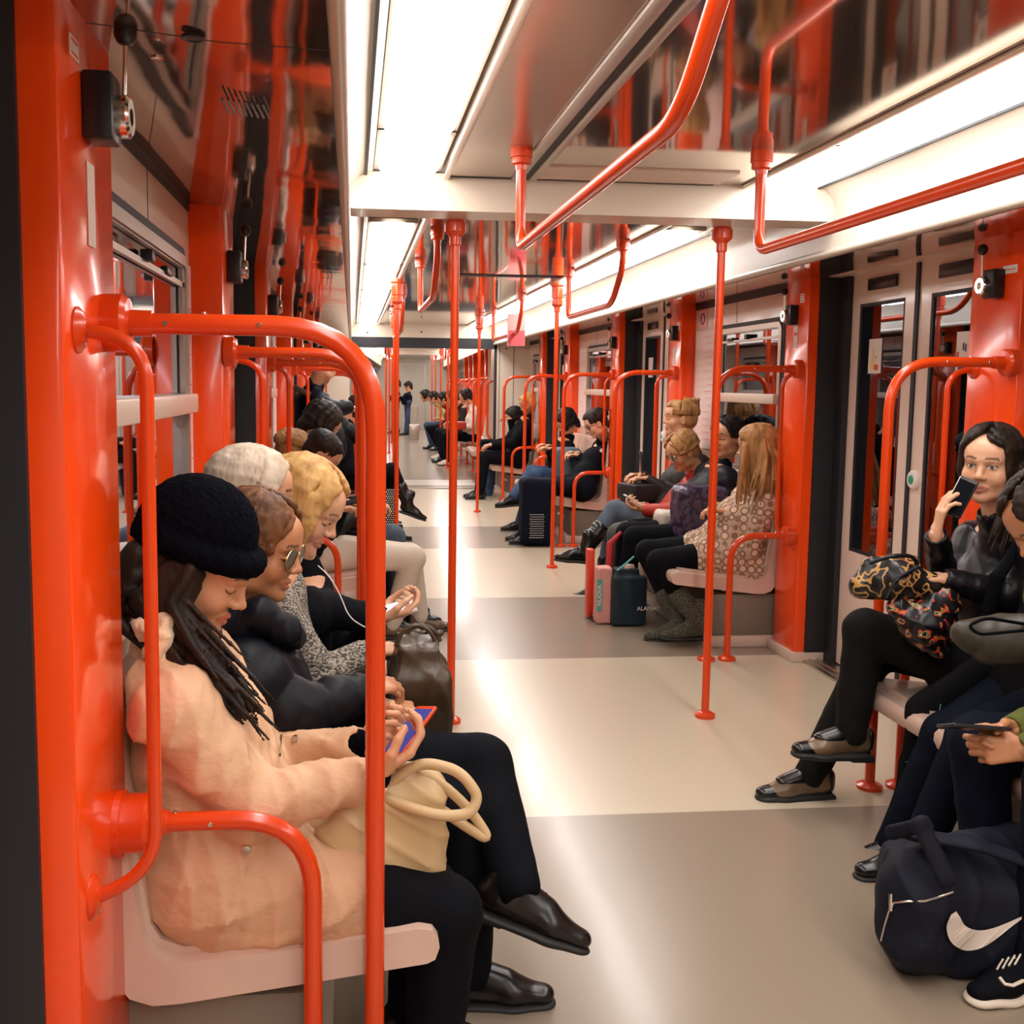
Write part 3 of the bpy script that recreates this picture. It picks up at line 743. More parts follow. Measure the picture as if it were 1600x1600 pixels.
BROWNL = mat('dark_brown_leather_bag', (.060, .034, .015), .42, bump=.3, bscale=9, dist=.01, var=.45, vscale=5, spec=.6)
CREAML = mat('cream_leather_bag', (.62, .44, .23), .42, bump=.25, bscale=12, dist=.006, spec=.4, var=.12)
def knit(name, c1, c2, sc):
    m = mat(name, c1, .9); nt = m.node_tree; N = nt.nodes; L = nt.links; b = N['Principled BSDF']
    tc = N.new('ShaderNodeTexCoord'); mp = N.new('ShaderNodeMapping'); mp.inputs['Scale'].default_value = (sc, sc, sc*2.2); v = N.new('ShaderNodeTexNoise'); v.inputs['Scale'].default_value = 1; v.inputs['Detail'].default_value = 2
    cr = N.new('ShaderNodeValToRGB'); cr.color_ramp.elements[0].position = .42; cr.color_ramp.elements[1].position = .58
    cr.color_ramp.elements[0].color = (*c1, 1); cr.color_ramp.elements[1].color = (*c2, 1)
    L.new(tc.outputs['Object'], mp.inputs[0]); L.new(mp.outputs[0], v.inputs[0]); L.new(v.outputs[0], cr.inputs[0]); L.new(cr.outputs[0], b.inputs['Base Color'])
    bp = N.new('ShaderNodeBump'); bp.inputs['Strength'].default_value = .7; bp.inputs['Distance'].default_value = .006; L.new(v.outputs[0], bp.inputs['Height']); L.new(bp.outputs[0], b.inputs['Normal'])
    return m
C_GKNIT = knit('grey_flecked_knit', (.045, .04, .035), (.36, .31, .25), 110)
C_BOOTK = knit('dark_flecked_knit', (.012, .012, .012), (.13, .12, .08), 150)
def rings_mat(name, bg, fg, sc):
    """scattered ring print"""
    m = mat(name, bg, .85); nt = m.node_tree; N = nt.nodes; L = nt.links; b = N['Principled BSDF']
    tc = N.new('ShaderNodeTexCoord'); v = N.new('ShaderNodeTexVoronoi'); v.inputs['Scale'].default_value = sc; v.inputs['Randomness'].default_value = .25
    cr = N.new('ShaderNodeValToRGB'); e = cr.color_ramp.elements; e[0].position = 0; e[0].color = (*fg, 1); e[1].position = .10; e[1].color = (*bg, 1)
    for p, c in ((.33, bg), (.40, fg), (.50, fg), (.58, tuple(.6*x+.4*y for x, y in zip(bg, fg)))):
        k = e.new(p); k.color = (*c, 1)
    L.new(tc.outputs['Object'], v.inputs['Vector']); L.new(v.outputs['Distance'], cr.inputs[0]); L.new(cr.outputs[0], b.inputs['Base Color']); return m
C_RING = rings_mat('ring_print_coat', (.72, .52, .38), (.26, .15, .09), 22)
def spots(name, bg, fg, sc, th=.48, extra=None):
    m = mat(name, bg, .35, spec=.5); nt = m.node_tree; N = nt.nodes; L = nt.links; b = N['Principled BSDF']
    tc = N.new('ShaderNodeTexCoord'); v = N.new('ShaderNodeTexNoise'); v.inputs['Scale'].default_value = sc; v.inputs['Detail'].default_value = 1
    cr = N.new('ShaderNodeValToRGB'); cr.color_ramp.interpolation = 'CONSTANT'; e = cr.color_ramp.elements; e[0].position = 0; e[0].color = (*bg, 1); e[1].position = th; e[1].color = (*fg, 1)
    for p, c in (extra or []): k = e.new(p); k.color = (*c, 1)
    L.new(tc.outputs['Object'], v.inputs['Vector']); L.new(v.outputs[0], cr.inputs[0]); L.new(cr.outputs[0], b.inputs['Base Color']); return m
LEOPARD = spots('leopard_print', (.008, .008, .010), (.50, .27, .08), 26, .50, [(.57, (.008, .008, .01))])
FLORAL = spots('floral_print', (.006, .007, .008), (.55, .03, .02), 38, .56, [(.60, (.75, .20, .06)), (.625, (.08, .22, .03)), (.66, (.55, .5, .4)), (.68, (.006, .007, .008))])

from mathutils.bvhtree import BVHTree
def surf(o, px, py, off=.002):
    """point on the visible surface of object o met by the sight line (px, py)"""
    b = np.array(o.get('_b', (0, 0, 0))); me = o.data
    if not hasattr(surf, 'c'): surf.c = {}
    if o.name not in surf.c: surf.c[o.name] = BVHTree.FromPolygons([Vector(v.co)+Vector(b) for v in me.vertices], [tuple(p.vertices) for p in me.polygons])
    d = nz(_ray(px, py)); h = surf.c[o.name].ray_cast(Vector(CAM), Vector(d))
    if h[0] is None: return None, None
    n = np.array(h[1]); n = n if n@d < 0 else -n
    return np.array(h[0])+n*off, n
# ---------------------------------------------------------------- people
TONE = {'light': (.62, .30, .16), 'pale': (.70, .38, .23), 'tan': (.50, .22, .105)}
def head_prims(S, c, R, s=1.0, open_eyes=True, male=False):
    g = lambda x, y, z: c+R@V(x, y, z)*s
    E = lambda p, r, k=.012, op='u': S.ell(g(*p), V(*r)*s, R, k*s, op)
    E((0, -.016, .038), (.073, .092, .078)); E((0, .014, -.022), (.060, .070, .082), .03)
    E((0, .046, .046), (.058, .045, .045), .03)
    E((0, .050, -.086), (.030, .026, .020), .03)              # jaw front
    E((0, .070, -.094), (.015, .014, .012), .02)              # chin
    for q in (-1, 1):
        E((q*.040, .052, -.028), (.022, .026, .026), .025)     # cheek
        E((q*.044, .008, -.072), (.018, .034, .018), .03)      # jaw corner
        S.cap(g(q*.010, .086, .026), g(q*.044, .070, .026), .009*s, .006*s, .012*s)   # brow ridge
    for q in (-1, 1):
        E((q*.030, .096, .006), (.017, .016, .011), .010, 's')
        E((q*.030, .0705, .006), (.0140, .0140, .0125), .003)  # eyeball with lid
        E((q*.0745, -.006, -.006), (.009, .020, .031), .006)
        E((q*.083, .000, -.004), (.005, .010, .018), .005, 's')
    S.cap(g(0, .080, .016), g(0, .098, -.018), .0085*s, .0095*s, .012*s)
    E((0, .101, -.023), (.0105, .0115, .0095), .006)
    for q in (-1, 1): E((q*.0115, .092, -.027), (.0075, .010, .0075), .005)
    S.cap(g(-.018, .076, -.058), g(0, .088, -.0545), .0040*s, .0050*s, .007*s); S.cap(g(.018, .076, -.058), g(0, .088, -.0545), .0040*s, .0050*s, .007*s)
    S.cap(g(-.015, .076, -.0665), g(0, .085, -.0675), .0042*s, .0056*s, .007*s); S.cap(g(.015, .076, -.0665), g(0, .085, -.0675), .0042*s, .0056*s, .007*s)
    S.ell(g(0, .092, -.0612), V(.020, .008, .0014)*s, R, .003*s, 's')
def head_colour(c, R, s, tone, open_eyes, brow=(.05, .03, .02), lip=None, blush=True, beard=None):
    tone = np.array(tone); lip = np.array(lip if lip is not None else (tone[0]*.80, tone[1]*.42, tone[2]*.48))
    def fn(v):
        l = ((v-c)@R)/s; x, y, z = np.abs(l[:, 0]), l[:, 1], l[:, 2]
        C = np.tile(tone, (len(v), 1)); near = (np.linalg.norm(l, axis=1) < .16)
        def mix(mask, col):
            mask = np.clip(mask, 0, 1)*near; C[:] = C*(1-mask[:, None])+np.array(col)*mask[:, None]
        if blush: mix(.35*np.exp(-(((x-.042)/.02)**2+((z+.03)/.02)**2+((y-.06)/.03)**2)), (tone[0]*.95, tone[1]*.62, tone[2]*.6))
        mix(.35*np.exp(-((x/.012)**2+((z+.022)/.012)**2))*(y > .09), (tone[0]*.95, tone[1]*.65, tone[2]*.6))
        if beard: mix(.75*((z < -.035) & (y > -.03))*1.0, beard)
        m = ((x/.024)**2+((z+.0612)/(.0125-.1*x))**2 < 1) & (y > .068); mix(.9*m, lip)
        arc = .034+.10*(x-.03)*(x < .03)-.22*np.maximum(0, x-.036)
        m = (np.abs(z-arc) < .0036) & (x > .012) & (x < .047) & (y > .05); mix(.85*m, brow)
        ey = ((x-.030)/.0150)**2
        if open_eyes:
            up = .006+.0062*np.sqrt(np.clip(1-ey, 0, 1)); dn = .006-.0050*np.sqrt(np.clip(1-ey, 0, 1))
            m = (ey < 1) & (z < up) & (z > dn) & (y > .06); mix(1.0*m, (.62, .55, .48))
            m2 = m & (((x-.030)**2+(z-.0066)**2) < .0057**2); mix(1.0*m2, (.05, .03, .015))
            m3 = (ey < 1.1) & (np.abs(z-up) < .0021) & (y > .06); mix(.95*m3, (.015, .01, .01))
        else:
            dn = .003-.0055*np.sqrt(np.clip(1-ey, 0, 1)); m3 = (ey < 1.1) & (np.abs(z-dn) < .0022) & (y > .06); mix(.95*m3, (.02, .012, .01))
            m4 = (ey < 1) & (np.abs(z-.014) < .0014) & (y > .06); mix(.5*m4, tone*.5)
        return C
    return fn
def hand(S, w, d, n, side, curl=(.5, .5, .5, .5), s=1.0, thumb=.5, spread=.06, k=.006):
    """wrist w, finger direction d, palm faces n; side +1: thumb towards cross(d,n)"""
    d = nz(d); n = nz(n-np.dot(n, d)*d); t = np.cross(d, n)*side
    w = V(*w)
    S.cap(w-d*.012*s, w+d*.01*s, .0225*s, .0215*s, .012, flat=(n, .78))
    for a in (-.024, -.008, .008, .024): S.cap(w+t*a*.55*s, w+d*.078*s+t*a*1.05*s, .0125*s, .0108*s, .010, flat=(n, .85))
    L_ = [(.042, .026, .019), (.046, .029, .020), (.043, .027, .019), (.034, .020, .017)]
    tip = []
    for i, a in enumerate((.028, .0095, -.009, -.0265)):
        b = w+d*(.080-(.004 if i in (0, 3) else 0)-(.006 if i == 3 else 0))*s+t*a*s; ang = 0; dd = nz(d+t*a*spread*30*.1)
        rr = [.0092, .0085, .0078, .0066] if i < 3 else [.0080, .0073, .0067, .0058]
        for j, l in enumerate(L_[i]):
            ang += curl[i]*(.9 if j == 0 else 1.15)
            v = dd*math.cos(ang)+n*math.sin(ang); e = b+v*l*s
            S.cap(b, e, rr[j]*s, rr[j+1]*s, .0025); b = e
        tip.append(b)
    b = w+d*.018*s+t*.022*s; v = nz(d*.75+t*.75+n*(.25+.3*thumb)); e = b+v*.038*s; S.cap(b, e, .0145*s, .0112*s, .010)
    v = nz(d*.95+t*.25+n*(.2+.6*thumb)); e2 = e+v*.032*s; S.cap(e, e2, .0108*s, .0095*s, .004)
    v = nz(d*1.0-t*.1*thumb+n*(.2+.5*thumb)); S.cap(e2, e2+v*.026*s, .0095*s, .0072*s, .003)
    return tip
def ik(a, c, l1, l2, bend):
    a, c, bend = V(*a), V(*c), V(*bend); d = c-a; L_ = np.linalg.norm(d); L2 = min(L_, (l1+l2)*.999); d = d/max(L_, 1e-6)
    x = (l1*l1-l2*l2+L2*L2)/(2*L2); h = math.sqrt(max(l1*l1-x*x, 0)); b = bend-d*np.dot(bend, d); return a+d*x+nz(b)*h
def shoe(parent, ankle, dirv, kind='oxford', m=None, s=1.0, up=(0, 0, 1), h=.006, sole=None, knee=None):
    """ankle joint at .09 above sole"""
    R = rotm(dirv, up); g = lambda x, y, z: V(*ankle)+R@V(x, y, z)*s
    S = Shape(h, .02)
    S.cap(g(0, -.04, -.045), g(0, .10, -.058), .034*s, .036*s, flat=(R[:, 2], .9)); S.cap(g(0, .10, -.058), g(0, .165, -.066), .038*s, .029*s, .02, flat=(R[:, 2], .72))
    S.cap(g(0, -.025, -.03), g(0, -.02, .012 if kind != 'boot' else .09), .038*s, .040*s); S.cap(g(0, -.01, -.01), g(0, .08, -.035), .034*s, .028*s, .02)
    if kind == 'boot':
        sh_ = nz(V(*knee)-V(*ankle)) if knee is not None else R[:, 2]
        S.cap(g(0, -.018, .0), V(*ankle)+sh_*.17, .046*s, .062*s)
    S.plane(g(0, 0, -.083), -R[:, 2])
    if kind != 'boot': S.plane(g(0, 0, .022), R[:, 2]+R[:, 1]*-.15)
    shoe_o = build('shoe' if kind != 'boot' else 'boot', S, m or SHOE_B, parent)
    T = Shape(h*.8, .015)
    T.cap(g(0, -.035, -.088), g(0, .10, -.088), .037*s, .042*s, flat=(R[:, 2], .35)); T.cap(g(0, .10, -.088), g(0, .165, -.086), .042*s, .033*s, flat=(R[:, 2], .35))
    if kind in ('oxford', 'boot'): T.box(g(0, -.035, -.095), V(.03, .03, .010)*s, R, .004, .004)
    if m is SHOE_BR:
        Q = Shape(h, .01); Q.cap(g(0, .135, -.064), g(0, .17, -.068), .0335*s, .0295*s, flat=(R[:, 2], .76)); Q.plane(g(0, 0, -.083), -R[:, 2]); build('toe_cap', Q, SHOE_B, shoe_o)
        Q = Shape(h, .01); Q.cap(g(0, .045, -.024), g(0, .10, -.044), .0345*s, .0335*s); Q.plane(g(0, 0, -.03), -R[:, 2]); build('eyelet_panel', Q, SHOE_B, shoe_o)
        Q = Shape(h, .01); Q.cap(g(0, -.045, -.05), g(0, -.045, -.02), .0365*s, .037*s); Q.plane(g(0, -.05, 0), R[:, 1]); build('heel_counter', Q, SHOE_B, shoe_o)
    if kind == 'sneaker': T.cap(g(0, -.035, -.082), g(0, .16, -.080), .037*s, .034*s, flat=(R[:, 2], .4))
    if m is SHOE_BR: T.cap(g(0, -.035, -.080), g(0, .16, -.082), .039*s, .036*s, flat=(R[:, 2], .42)); T.box(g(0, -.035, -.092), V(.034, .036, .012)*s, R, .004, .004)
    T.plane(g(0, 0, -.10), -R[:, 2])
    build('sole', T, sole or SOLE, shoe_o)
    if kind in ('oxford', 'sneaker') and h < .006:
        for q in range(4):
            yy = .03+q*.019; zz = .008-.0085*q-.006
            mb = MB(); mb.tube([g(-.02, yy, zz-.004), g(0, yy+.002, zz+.012), g(.02, yy, zz-.004)], .0028*s, n=8); mb.build('lace', m if kind == 'oxford' else SOLEW, shoe_o)
    return shoe_o

def hair(parent, kind, m, c, R, s, h, name='hair', seed=0):
    g = lambda x, y, z: c+R@V(x, y, z)*s
    S = Shape(h, .02); E = lambda p, r, k=.02, op='u': S.ell(g(*p), V(*r)*s, R, k*s, op)
    big = {'short': -.002, 'buzz': -.006}.get(kind, .002)
    E((0, -.022, .042), (.078+big, .096+big, .080+big))
    E((0, -.048, -.005), (.072+big, .066+big, .064 if kind in ('short', 'bun', 'messbun', 'pony', 'buzz') else .082))
    if kind in ('long', 'bob'):
        n = -.10 if kind == 'bob' else -.22
        S.chain([g(0, -.07, .02), g(0, -.085, -.06), g(0, -.085, n)], [.060*s, .056*s, .03*s], .03, flat=(R[:, 1], .6))
    if kind == 'bun': E((0, -.115, .050), (.038, .034, .034), .012)
    if kind == 'messbun': E((0, -.070, .112), (.034, .036, .024), .012)
    if kind == 'pony': S.chain([g(0, -.10, .05), g(0, -.15, .01), g(0, -.14, -.12)], [.035*s, .03*s, .012*s], .02)
    E((0, .125, -.035), (.060, .085, .106), .012, 's')
    if kind in ('short', 'bun', 'messbun', 'pony', 'buzz'):
        for q in (-1, 1): E((q*.098, .03, -.035), (.034, .046, .050), .010, 's')
        E((0, -.03, -.125), (.10, .12, .066), .02, 's')
    rs = np.random.RandomState(sum(map(ord, m.name+kind))+seed)
    N = 110 if h < .0055 else (46 if h < .012 else 16)
    fat = 1.0 if h < .0055 else (1.5 if h < .012 else 2.4)
    up_ = kind in ('bun', 'messbun', 'pony')
    for i in range(N):
        az = rs.uniform(-PI, PI); af = abs(az); sg = 1 if az > 0 else -1
        th0 = rs.uniform(.12, .5); part = .25
        if up_:   # combed back towards the knot
            a0, a1 = az, az; th0, th1 = (1.30 if af < .8 else 1.65), .55
            if af < .8: th0 = 1.05
        elif af < .85: a0 = az*.6+sg*.2; a1 = sg*rs.uniform(.95, 1.35); th1 = rs.uniform(1.25, 1.75) if kind != 'short' else 1.25; th0 = rs.uniform(.35, .95)
        else: a0 = az-sg*.25; a1 = az+sg*.08; th1 = 1.75 if kind != 'short' else rs.uniform(1.45, 1.8)
        rx, ry, rz = (.081+big)*s, (.109+big)*s, (.086+big)*s; P = []
        j_ = rs.normal()*.05
        for t in (0, .25, .5, .75, 1):
            th = th0+(th1-th0)*t; a = a0+(a1-a0)*t+j_*math.sin(t*3+i)
            P.append(c+R@(V(0, -.014, .043)*s+V(math.sin(th)*math.sin(a)*rx, math.sin(th)*math.cos(a)*ry, math.cos(th)*rz)))
        r0 = rs.uniform(.0062, .0105)*fat*s; rr = [r0*.75, r0, r0, r0*.95, r0*(.45 if kind == 'short' else .85)]
        if kind in ('long', 'bob', 'crop') and not (af < .25):
            L_ = {'long': .22, 'bob': .085, 'crop': .025}[kind]*rs.uniform(.75, 1.15)*s
            dn = nz(R@V(0, -.15, -.55)+V(0, 0, -.6)); out = nz(P[-1]-c)*.006
            for q in (1, 2): P.append(P[-1]+dn*L_/2+out*(1 if q == 1 else -1.2)); rr.append(r0*(.8 if q == 1 else .3))
        S.chain(P, rr, .0035*fat*s)
    if kind == 'messbun':
        for i in range(18):
            a = i*.9; S.chain([g(.02*math.cos(a), -.075+.02*math.sin(a), .128), g(.045*math.cos(a+.5), -.075+.045*math.sin(a+.5), .118+.02*math.sin(i*2.1)), g(.052*math.cos(a+1.4), -.075+.052*math.sin(a+1.4), .108+.03*math.sin(i*2.9))], [.009*s, .008*s, .004*s], .004)
    if kind == 'bun':
        for i in range(10):
            a = i*.63; S.chain([g(0, -.145, .05), g(.03*math.cos(a), -.130, .05+.028*math.sin(a)), g(.034*math.cos(a+.5), -.105, .05+.032*math.sin(a+.5))], [.008*s, .010*s, .007*s], .004)
    return build(name, S, m, parent, relax=1 if h > .008 else 0)

def person(label, F, pel, neck, head, look, hands, feet, hair_=('short', 'H_DARK'), top=('plain', None), legs=None, shoes=('oxford', None), tone='light', eyes=False,
           knees=(None, None), elbows=(None, None), res=.010, hres=.005, s=1.0, hands_pose=None, footdir=None, up=(0, 0, 1), sh=.165, group=None, torso_r=1.0, skirt=None,
           brow=None, collar=True, foot_up=((0, 0, 1), (0, 0, 1)), lips=None, beard=None, hs=1.0, no_feet=False, extra_top=None, arm_r=1.0, leg_r=1.0, hands_show=True, back=None, wr_amp=.004):
    """adult figure; R = the person's right side first in every pair"""
    F = nz(V(*F, 0)); Rv = np.cross(F, V(0, 0, 1)); pel, neck, head = V(*pel), V(*neck), V(*head)
    if F[0] < -.5 and pel[0] > 2.03 and abs(XF[0][0][1]) < 1e-6: pel[0] = 2.03
    t = empty('person', (pel[0], pel[1], 0), label, 'person', group); Rh = rotm(look, up)
    SH = [neck+Rv*sh*q*s+V(0, 0, -.045)*s for q in (1, -1)]; HP = [pel+Rv*.088*q*s for q in (1, -1)]
    EL = [V(*elbows[i]) if elbows[i] is not None else ik(SH[i], hands[i], .285*s, .25*s, V(0, 0, -1)+Rv*(.45 if i == 0 else -.45)-F*.3) for i in (0, 1)]
    KN = [V(*knees[i]) if knees[i] is not None else ik(HP[i], feet[i], .43*s, .42*s, F*.8+V(0, 0, 1)) for i in (0, 1)]
    WR = [V(*hands[i]) for i in (0, 1)]; AN = [V(*feet[i]) for i in (0, 1)]
    chest = pel*.42+neck*.58+F*.0; belly = pel*.75+neck*.25+F*.02
    sd = abs(hash(label)) % 1000 if False else sum(map(ord, label)) % 1000
    # --- body: head at fine grid, hands at fine grid, the rest coarser, one mesh
    A = Shape(hres, .012)
    head_prims(A, head, Rh, 1.0*hs, eyes)
    A.cap(head+Rh@V(0, -.035, -.05)*hs, neck+F*.0, .048*hs, .055, .03)
    B = Shape(max(res, .012), .04)
    B.cap(neck, chest, .058, .10*s); B.cap(chest, pel, .11*s, .12*s)
    for i in (0, 1):
        B.cap(neck, SH[i], .05*s, .048*s); B.chain([SH[i], EL[i], WR[i]], [.045*s, .036*s, .024*s]); B.chain([HP[i], KN[i], KN[i]*.25+AN[i]*.75], [.075*s, .05*s, .036*s])
    parts = [A, B]
    if hands_show:
        for i in (0, 1):
            hp = (hands_pose[i] if hands_pose else None) or {}
            dr = V(*hp['d']) if 'd' in hp else nz(nz(WR[i]-EL[i])*.4+F*.7-V(0, 0, .15)); nn = V(*hp['n']) if 'n' in hp else V(0, 0, -1)-F*.2
            Hs = Shape(min(hres, .005) if res < .015 else hres, .008); hand(Hs, WR[i], dr, nn, hp.get('side', 1 if i == 0 else -1), hp.get('curl', (.5, .55, .6, .65)), .95*s, hp.get('thumb', .5))
            parts.append(Hs)
    build('body', parts, SKIN, t, head_colour(head, Rh, hs, TONE[tone], eyes, brow or (.06, .035, .02), lips, beard=beard))
    # --- hair
    if hair_: hair(t, hair_[0], hair_[1], head, Rh, hs, hres if hres < .008 else res*.9)
    # --- top
    kind, tm = top; tr = torso_r; puffy = .012 if kind in ('puffer',) else 0
    S = Shape(res, .035); S.want_t = kind == 'puffer'
    q_ = nz(neck-pel)
    side_ = Rv
    S.cap(chest+Rv*.055*s, chest-Rv*.055*s, (.118+puffy)*s*tr, None, .05); S.cap(belly+Rv*.05*s, belly-Rv*.05*s, (.122+puffy)*s*tr, None, .06)
    S.cap(pel+Rv*.07*s+F*.01, pel-Rv*.07*s+F*.01, (.128+puffy)*s*tr, None, .05)
    S.cap(neck-V(0, 0, .06), chest, (.085+puffy)*s*tr, (.11+puffy)*s*tr)
    ar = arm_r
    for i in (0, 1):
        S.cap(neck-V(0, 0, .05), SH[i]-V(0, 0, .005), (.062+puffy)*s, (.066+puffy)*s*ar)
        dw = nz(WR[i]-EL[i]); S.chain([SH[i], EL[i]], [(.068+puffy)*s*ar, (.056+puffy)*s*ar], .02); S.chain([EL[i], WR[i]-dw*.01], [(.056+puffy)*s*ar, (.037+puffy)*s*ar], .02)
    if collar: 
        nk = head+Rh@V(0, -.03, -.10)*hs*.9; nk = neck*.55+nk*.45
        S.cap(neck-V(0, 0, .02), nk, .075*s, .066*s, .02); S.cap(neck+(nk-neck)*.5, nk+nz(nk-neck)*.12, .045*s, .055*s, .006, 's')
    if skirt: S.chain([pel+Rv*.02, pel+F*.12+V(0, 0, -.02), pel+F*skirt+V(0, 0, -.03)], [.15*s, .15*s, .13*s], .05)
    if extra_top: extra_top(S, dict(SH=SH, EL=EL, WR=WR, HP=HP, KN=KN, AN=AN, neck=neck, pel=pel, chest=chest, F=F, Rv=Rv, Rh=Rh, head=head, s=s))
    for i in (0, 1):
        dw = nz(WR[i]-EL[i]); S.ell(WR[i]+dw*.02, (.03, .03, .03), None, .004, 's')
    wr = wrinkle(wr_amp, 22, sd) if res < .011 else None
    S.disp = quilt(.010, .075, wr) if kind == 'puffer' else wr
    tops = build({'puffer': 'puffer_jacket', 'coat': 'coat', 'sweater': 'sweater'}.get(kind, 'jacket'), S, tm, t)
    # --- trousers
    S = Shape(res, .03); lr = leg_r
    S.cap(HP[0], HP[1], .112*s, None, .04)
    for i in (0, 1):
        S.chain([HP[i], KN[i]], [.100*s*lr, .068*s*lr], .03); dl = nz(AN[i]-KN[i]); bt = shoes[0] == 'boot'; S.chain([KN[i], AN[i]-dl*(.13 if bt else -.012)], [.068*s*lr, .050*s*(1 if bt else lr)], .02)
    for i in (0, 1): 
        dl = nz(AN[i]-KN[i]); S.ell(AN[i]+dl*.080*s, (.046*s, .046*s, .046*s), None, .006, 's')
    if res < .011: S.disp = wrinkle(.0035, 16, sd+7)
    build('trousers', S, legs, t)
    # --- shoes
    if not no_feet:
        fd = footdir or (F, F)
        for i in (0, 1): shoe(t, AN[i], fd[i], shoes[0], shoes[1], s, foot_up[i], min(res, .012) if res > .008 else .005, shoes[2] if len(shoes) > 2 else None, KN[i])
    return t, dict(SH=SH, EL=EL, WR=WR, HP=HP, KN=KN, AN=AN, neck=neck, pel=pel, F=F, Rv=Rv, Rh=Rh, head=head)
SCREEN = emit('phone_screen', (.10, .16, .9), .22)
SCREEN.node_tree.nodes['Principled BSDF'].inputs['Base Color'].default_value = (.01, .015, .05, 1)
SCREENW = emit('phone_screen_bright', (.5, .75, 1), 1.2)
def phone(c, d, n, label, case, screen=None, s=1.0, group=None):
    """c centre, d long axis, n screen normal"""
    d = nz(d); n = nz(n-np.dot(n, d)*d); r = np.cross(d, n); M3 = Matrix((tuple(r), tuple(d), tuple(n))).transposed()
    t = empty('smartphone', c, label, 'phone', group)
    mb = MB(); mb.box(V(-.036, -.073, -.0045)*s, V(.036, .073, .0045)*s, .0035*s, seg=3)
    mb.bm.transform(Matrix.Translation(Vector(c)) @ M3.to_4x4()); mb.build('phone_case', case, t)
    mb = MB(); mb.box(V(-.033, -.062, .0046)*s, V(.033, .062, .0052)*s); mb.bm.transform(Matrix.Translation(Vector(c)) @ M3.to_4x4()); mb.build('screen', screen or BLACKG, t)
    return t
# ================================================================ people on the left benches (they face the aisle, +x)
def lock(S, pts, r, n=6, spread=.02, seed=1, k=.006):
    """a bundle of tapering hair strands along a path"""
    rs = np.random.RandomState(seed); pts = [V(*p) for p in pts]
    for i in range(n):
        o = rs.normal(size=3)*spread; q = [p+o*(1+.5*j) for j, p in enumerate(pts)]
        rr = [r*(1-.75*j/(len(q)-1))*rs.uniform(.8, 1.15) for j in range(len(q))]
        S.chain(q, rr, k)
def glasses(parent, c, R, lens, frame, s=1.0, w=.026, hgt=.021):
    g = lambda x, y, z: c+R@V(x, y, z)*s
    out = []
    for q in (-1, 1):
        P = [g(q*.031+w*math.cos(a), .093-abs(q*.031+w*math.cos(a))*.10, .004+hgt*math.sin(a)) for a in [i*PI/9 for i in range(19)]]
        mb = MB(); mb.tube(P, .0011*s, n=6); fr = mb.build('glasses_rim', frame, parent)
        mb = MB(); vs_ = [mb.bm.verts.new(Vector(p)) for p in P[:-1]]; f = mb.bm.faces.new(vs_)
        r_ = bmesh.ops.extrude_face_region(mb.bm, geom=[f]); bmesh.ops.translate(mb.bm, verts=[v for v in r_['geom'] if isinstance(v, bmesh.types.BMVert)], vec=Vector(R@V(0, -.0012, 0)))
        mb.build('lens', lens, fr)
        MB().tube([g(q*.056, .086, .010), g(q*.078, .02, .010), g(q*.080, -.02, -.002)], .0011*s, n=6).build('glasses_temple', frame, parent)
    MB().tube([g(-.008, .093, .010), g(.008, .093, .010)], .0011*s, n=6).build('glasses_bridge', frame, parent)
GOLD = mat('gold_frame', (.75, .5, .25), .25, metal=1)
G1 = 'passengers seated on the near left bench'; G2 = 'passengers seated along the left wall further on'

# --- beanie and cream coat
hd = U(312, 890, 2.03)
def coat_extra(S, q):
    S.cap(q['neck']+V(-.04, .10, -.02), q['neck']+V(-.04, -.10, -.02), .060, None, .03)       # hood mass
    S.chain([U(320, 1395, 1.96), U(450, 1430, 1.93), U(520, 1440, 1.92)], [.105, .085, .055], .04)
    S.chain([U(340, 1400, 2.08), U(500, 1390, 2.08)], [.11, .09], .04)
    S.cap(U(285, 1330, 1.97), U(305, 1150, 1.98), .09, .10, .05)
    for i in (0, 1): S.chain([q['HP'][i], q['HP'][i]*.45+q['KN'][i]*.55], [.122, .104], .04)
t, q = person('person in a black knitted beanie and cream coat, nearest on the left, holding a phone', (1, 0), (-.25, 2.02, .47), U(296, 1030, 2.03), hd, V(1, -.20, -.52),
       [U(585, 1212, 1.90), U(560, 1165, 2.04)], [(.15, 1.88, .09), (.12, 2.06, .09)], None, ('coat', C_CREAM), C_BLACK, ('oxford', SHOE_B), 'light', False,
       knees=(U(695, 1425, 1.90), U(665, 1395, 2.06)), elbows=(U(392, 1262, 1.86), U(420, 1190, 2.22)), res=.006, hres=.0032, torso_r=1.08, arm_r=1.12, extra_top=coat_extra, group=G1, wr_amp=.010,
       hands_pose=[dict(d=V(.85, .25, .42), n=V(-.35, .35, .85), curl=(.55, .6, .65, .7), thumb=.8), dict(d=V(.9, -.3, .30), n=V(.1, -.6, .8), curl=(.7, .8, .85, .9), thumb=.6)], brow=(.03, .02, .015))
Rh = q['Rh']; g = lambda x, y, z: hd+Rh@V(x, y, z)
S = Shape(.0042, .03)
S.ell(g(0, -.034, .078), (.097, .112, .096), Rh); S.ell(g(0, -.062, .03), (.092, .088, .09), Rh)
ring = [g(.088*math.sin(a), -.016+.102*math.cos(a), .050+.008*math.cos(a)) for a in [i*PI/10 for i in range(21)]]
S.chain(ring, .023, .010)
S.plane(g(0, 0, .024), Rh@V(0, .10, -1))
wv = wrinkle(.003, 90, 4)
S.disp = lambda X, Y, Z, T: .0018*np.sin((X*.6+Y)*330)*np.sin(Z*300+X*90)+wv(X, Y, Z, T)*.7
build('beanie', S, C_KNITH, t, relax=0)
S = Shape(.0038, .010)
S.ell(g(0, -.055, -.01), (.084, .064, .080), Rh)
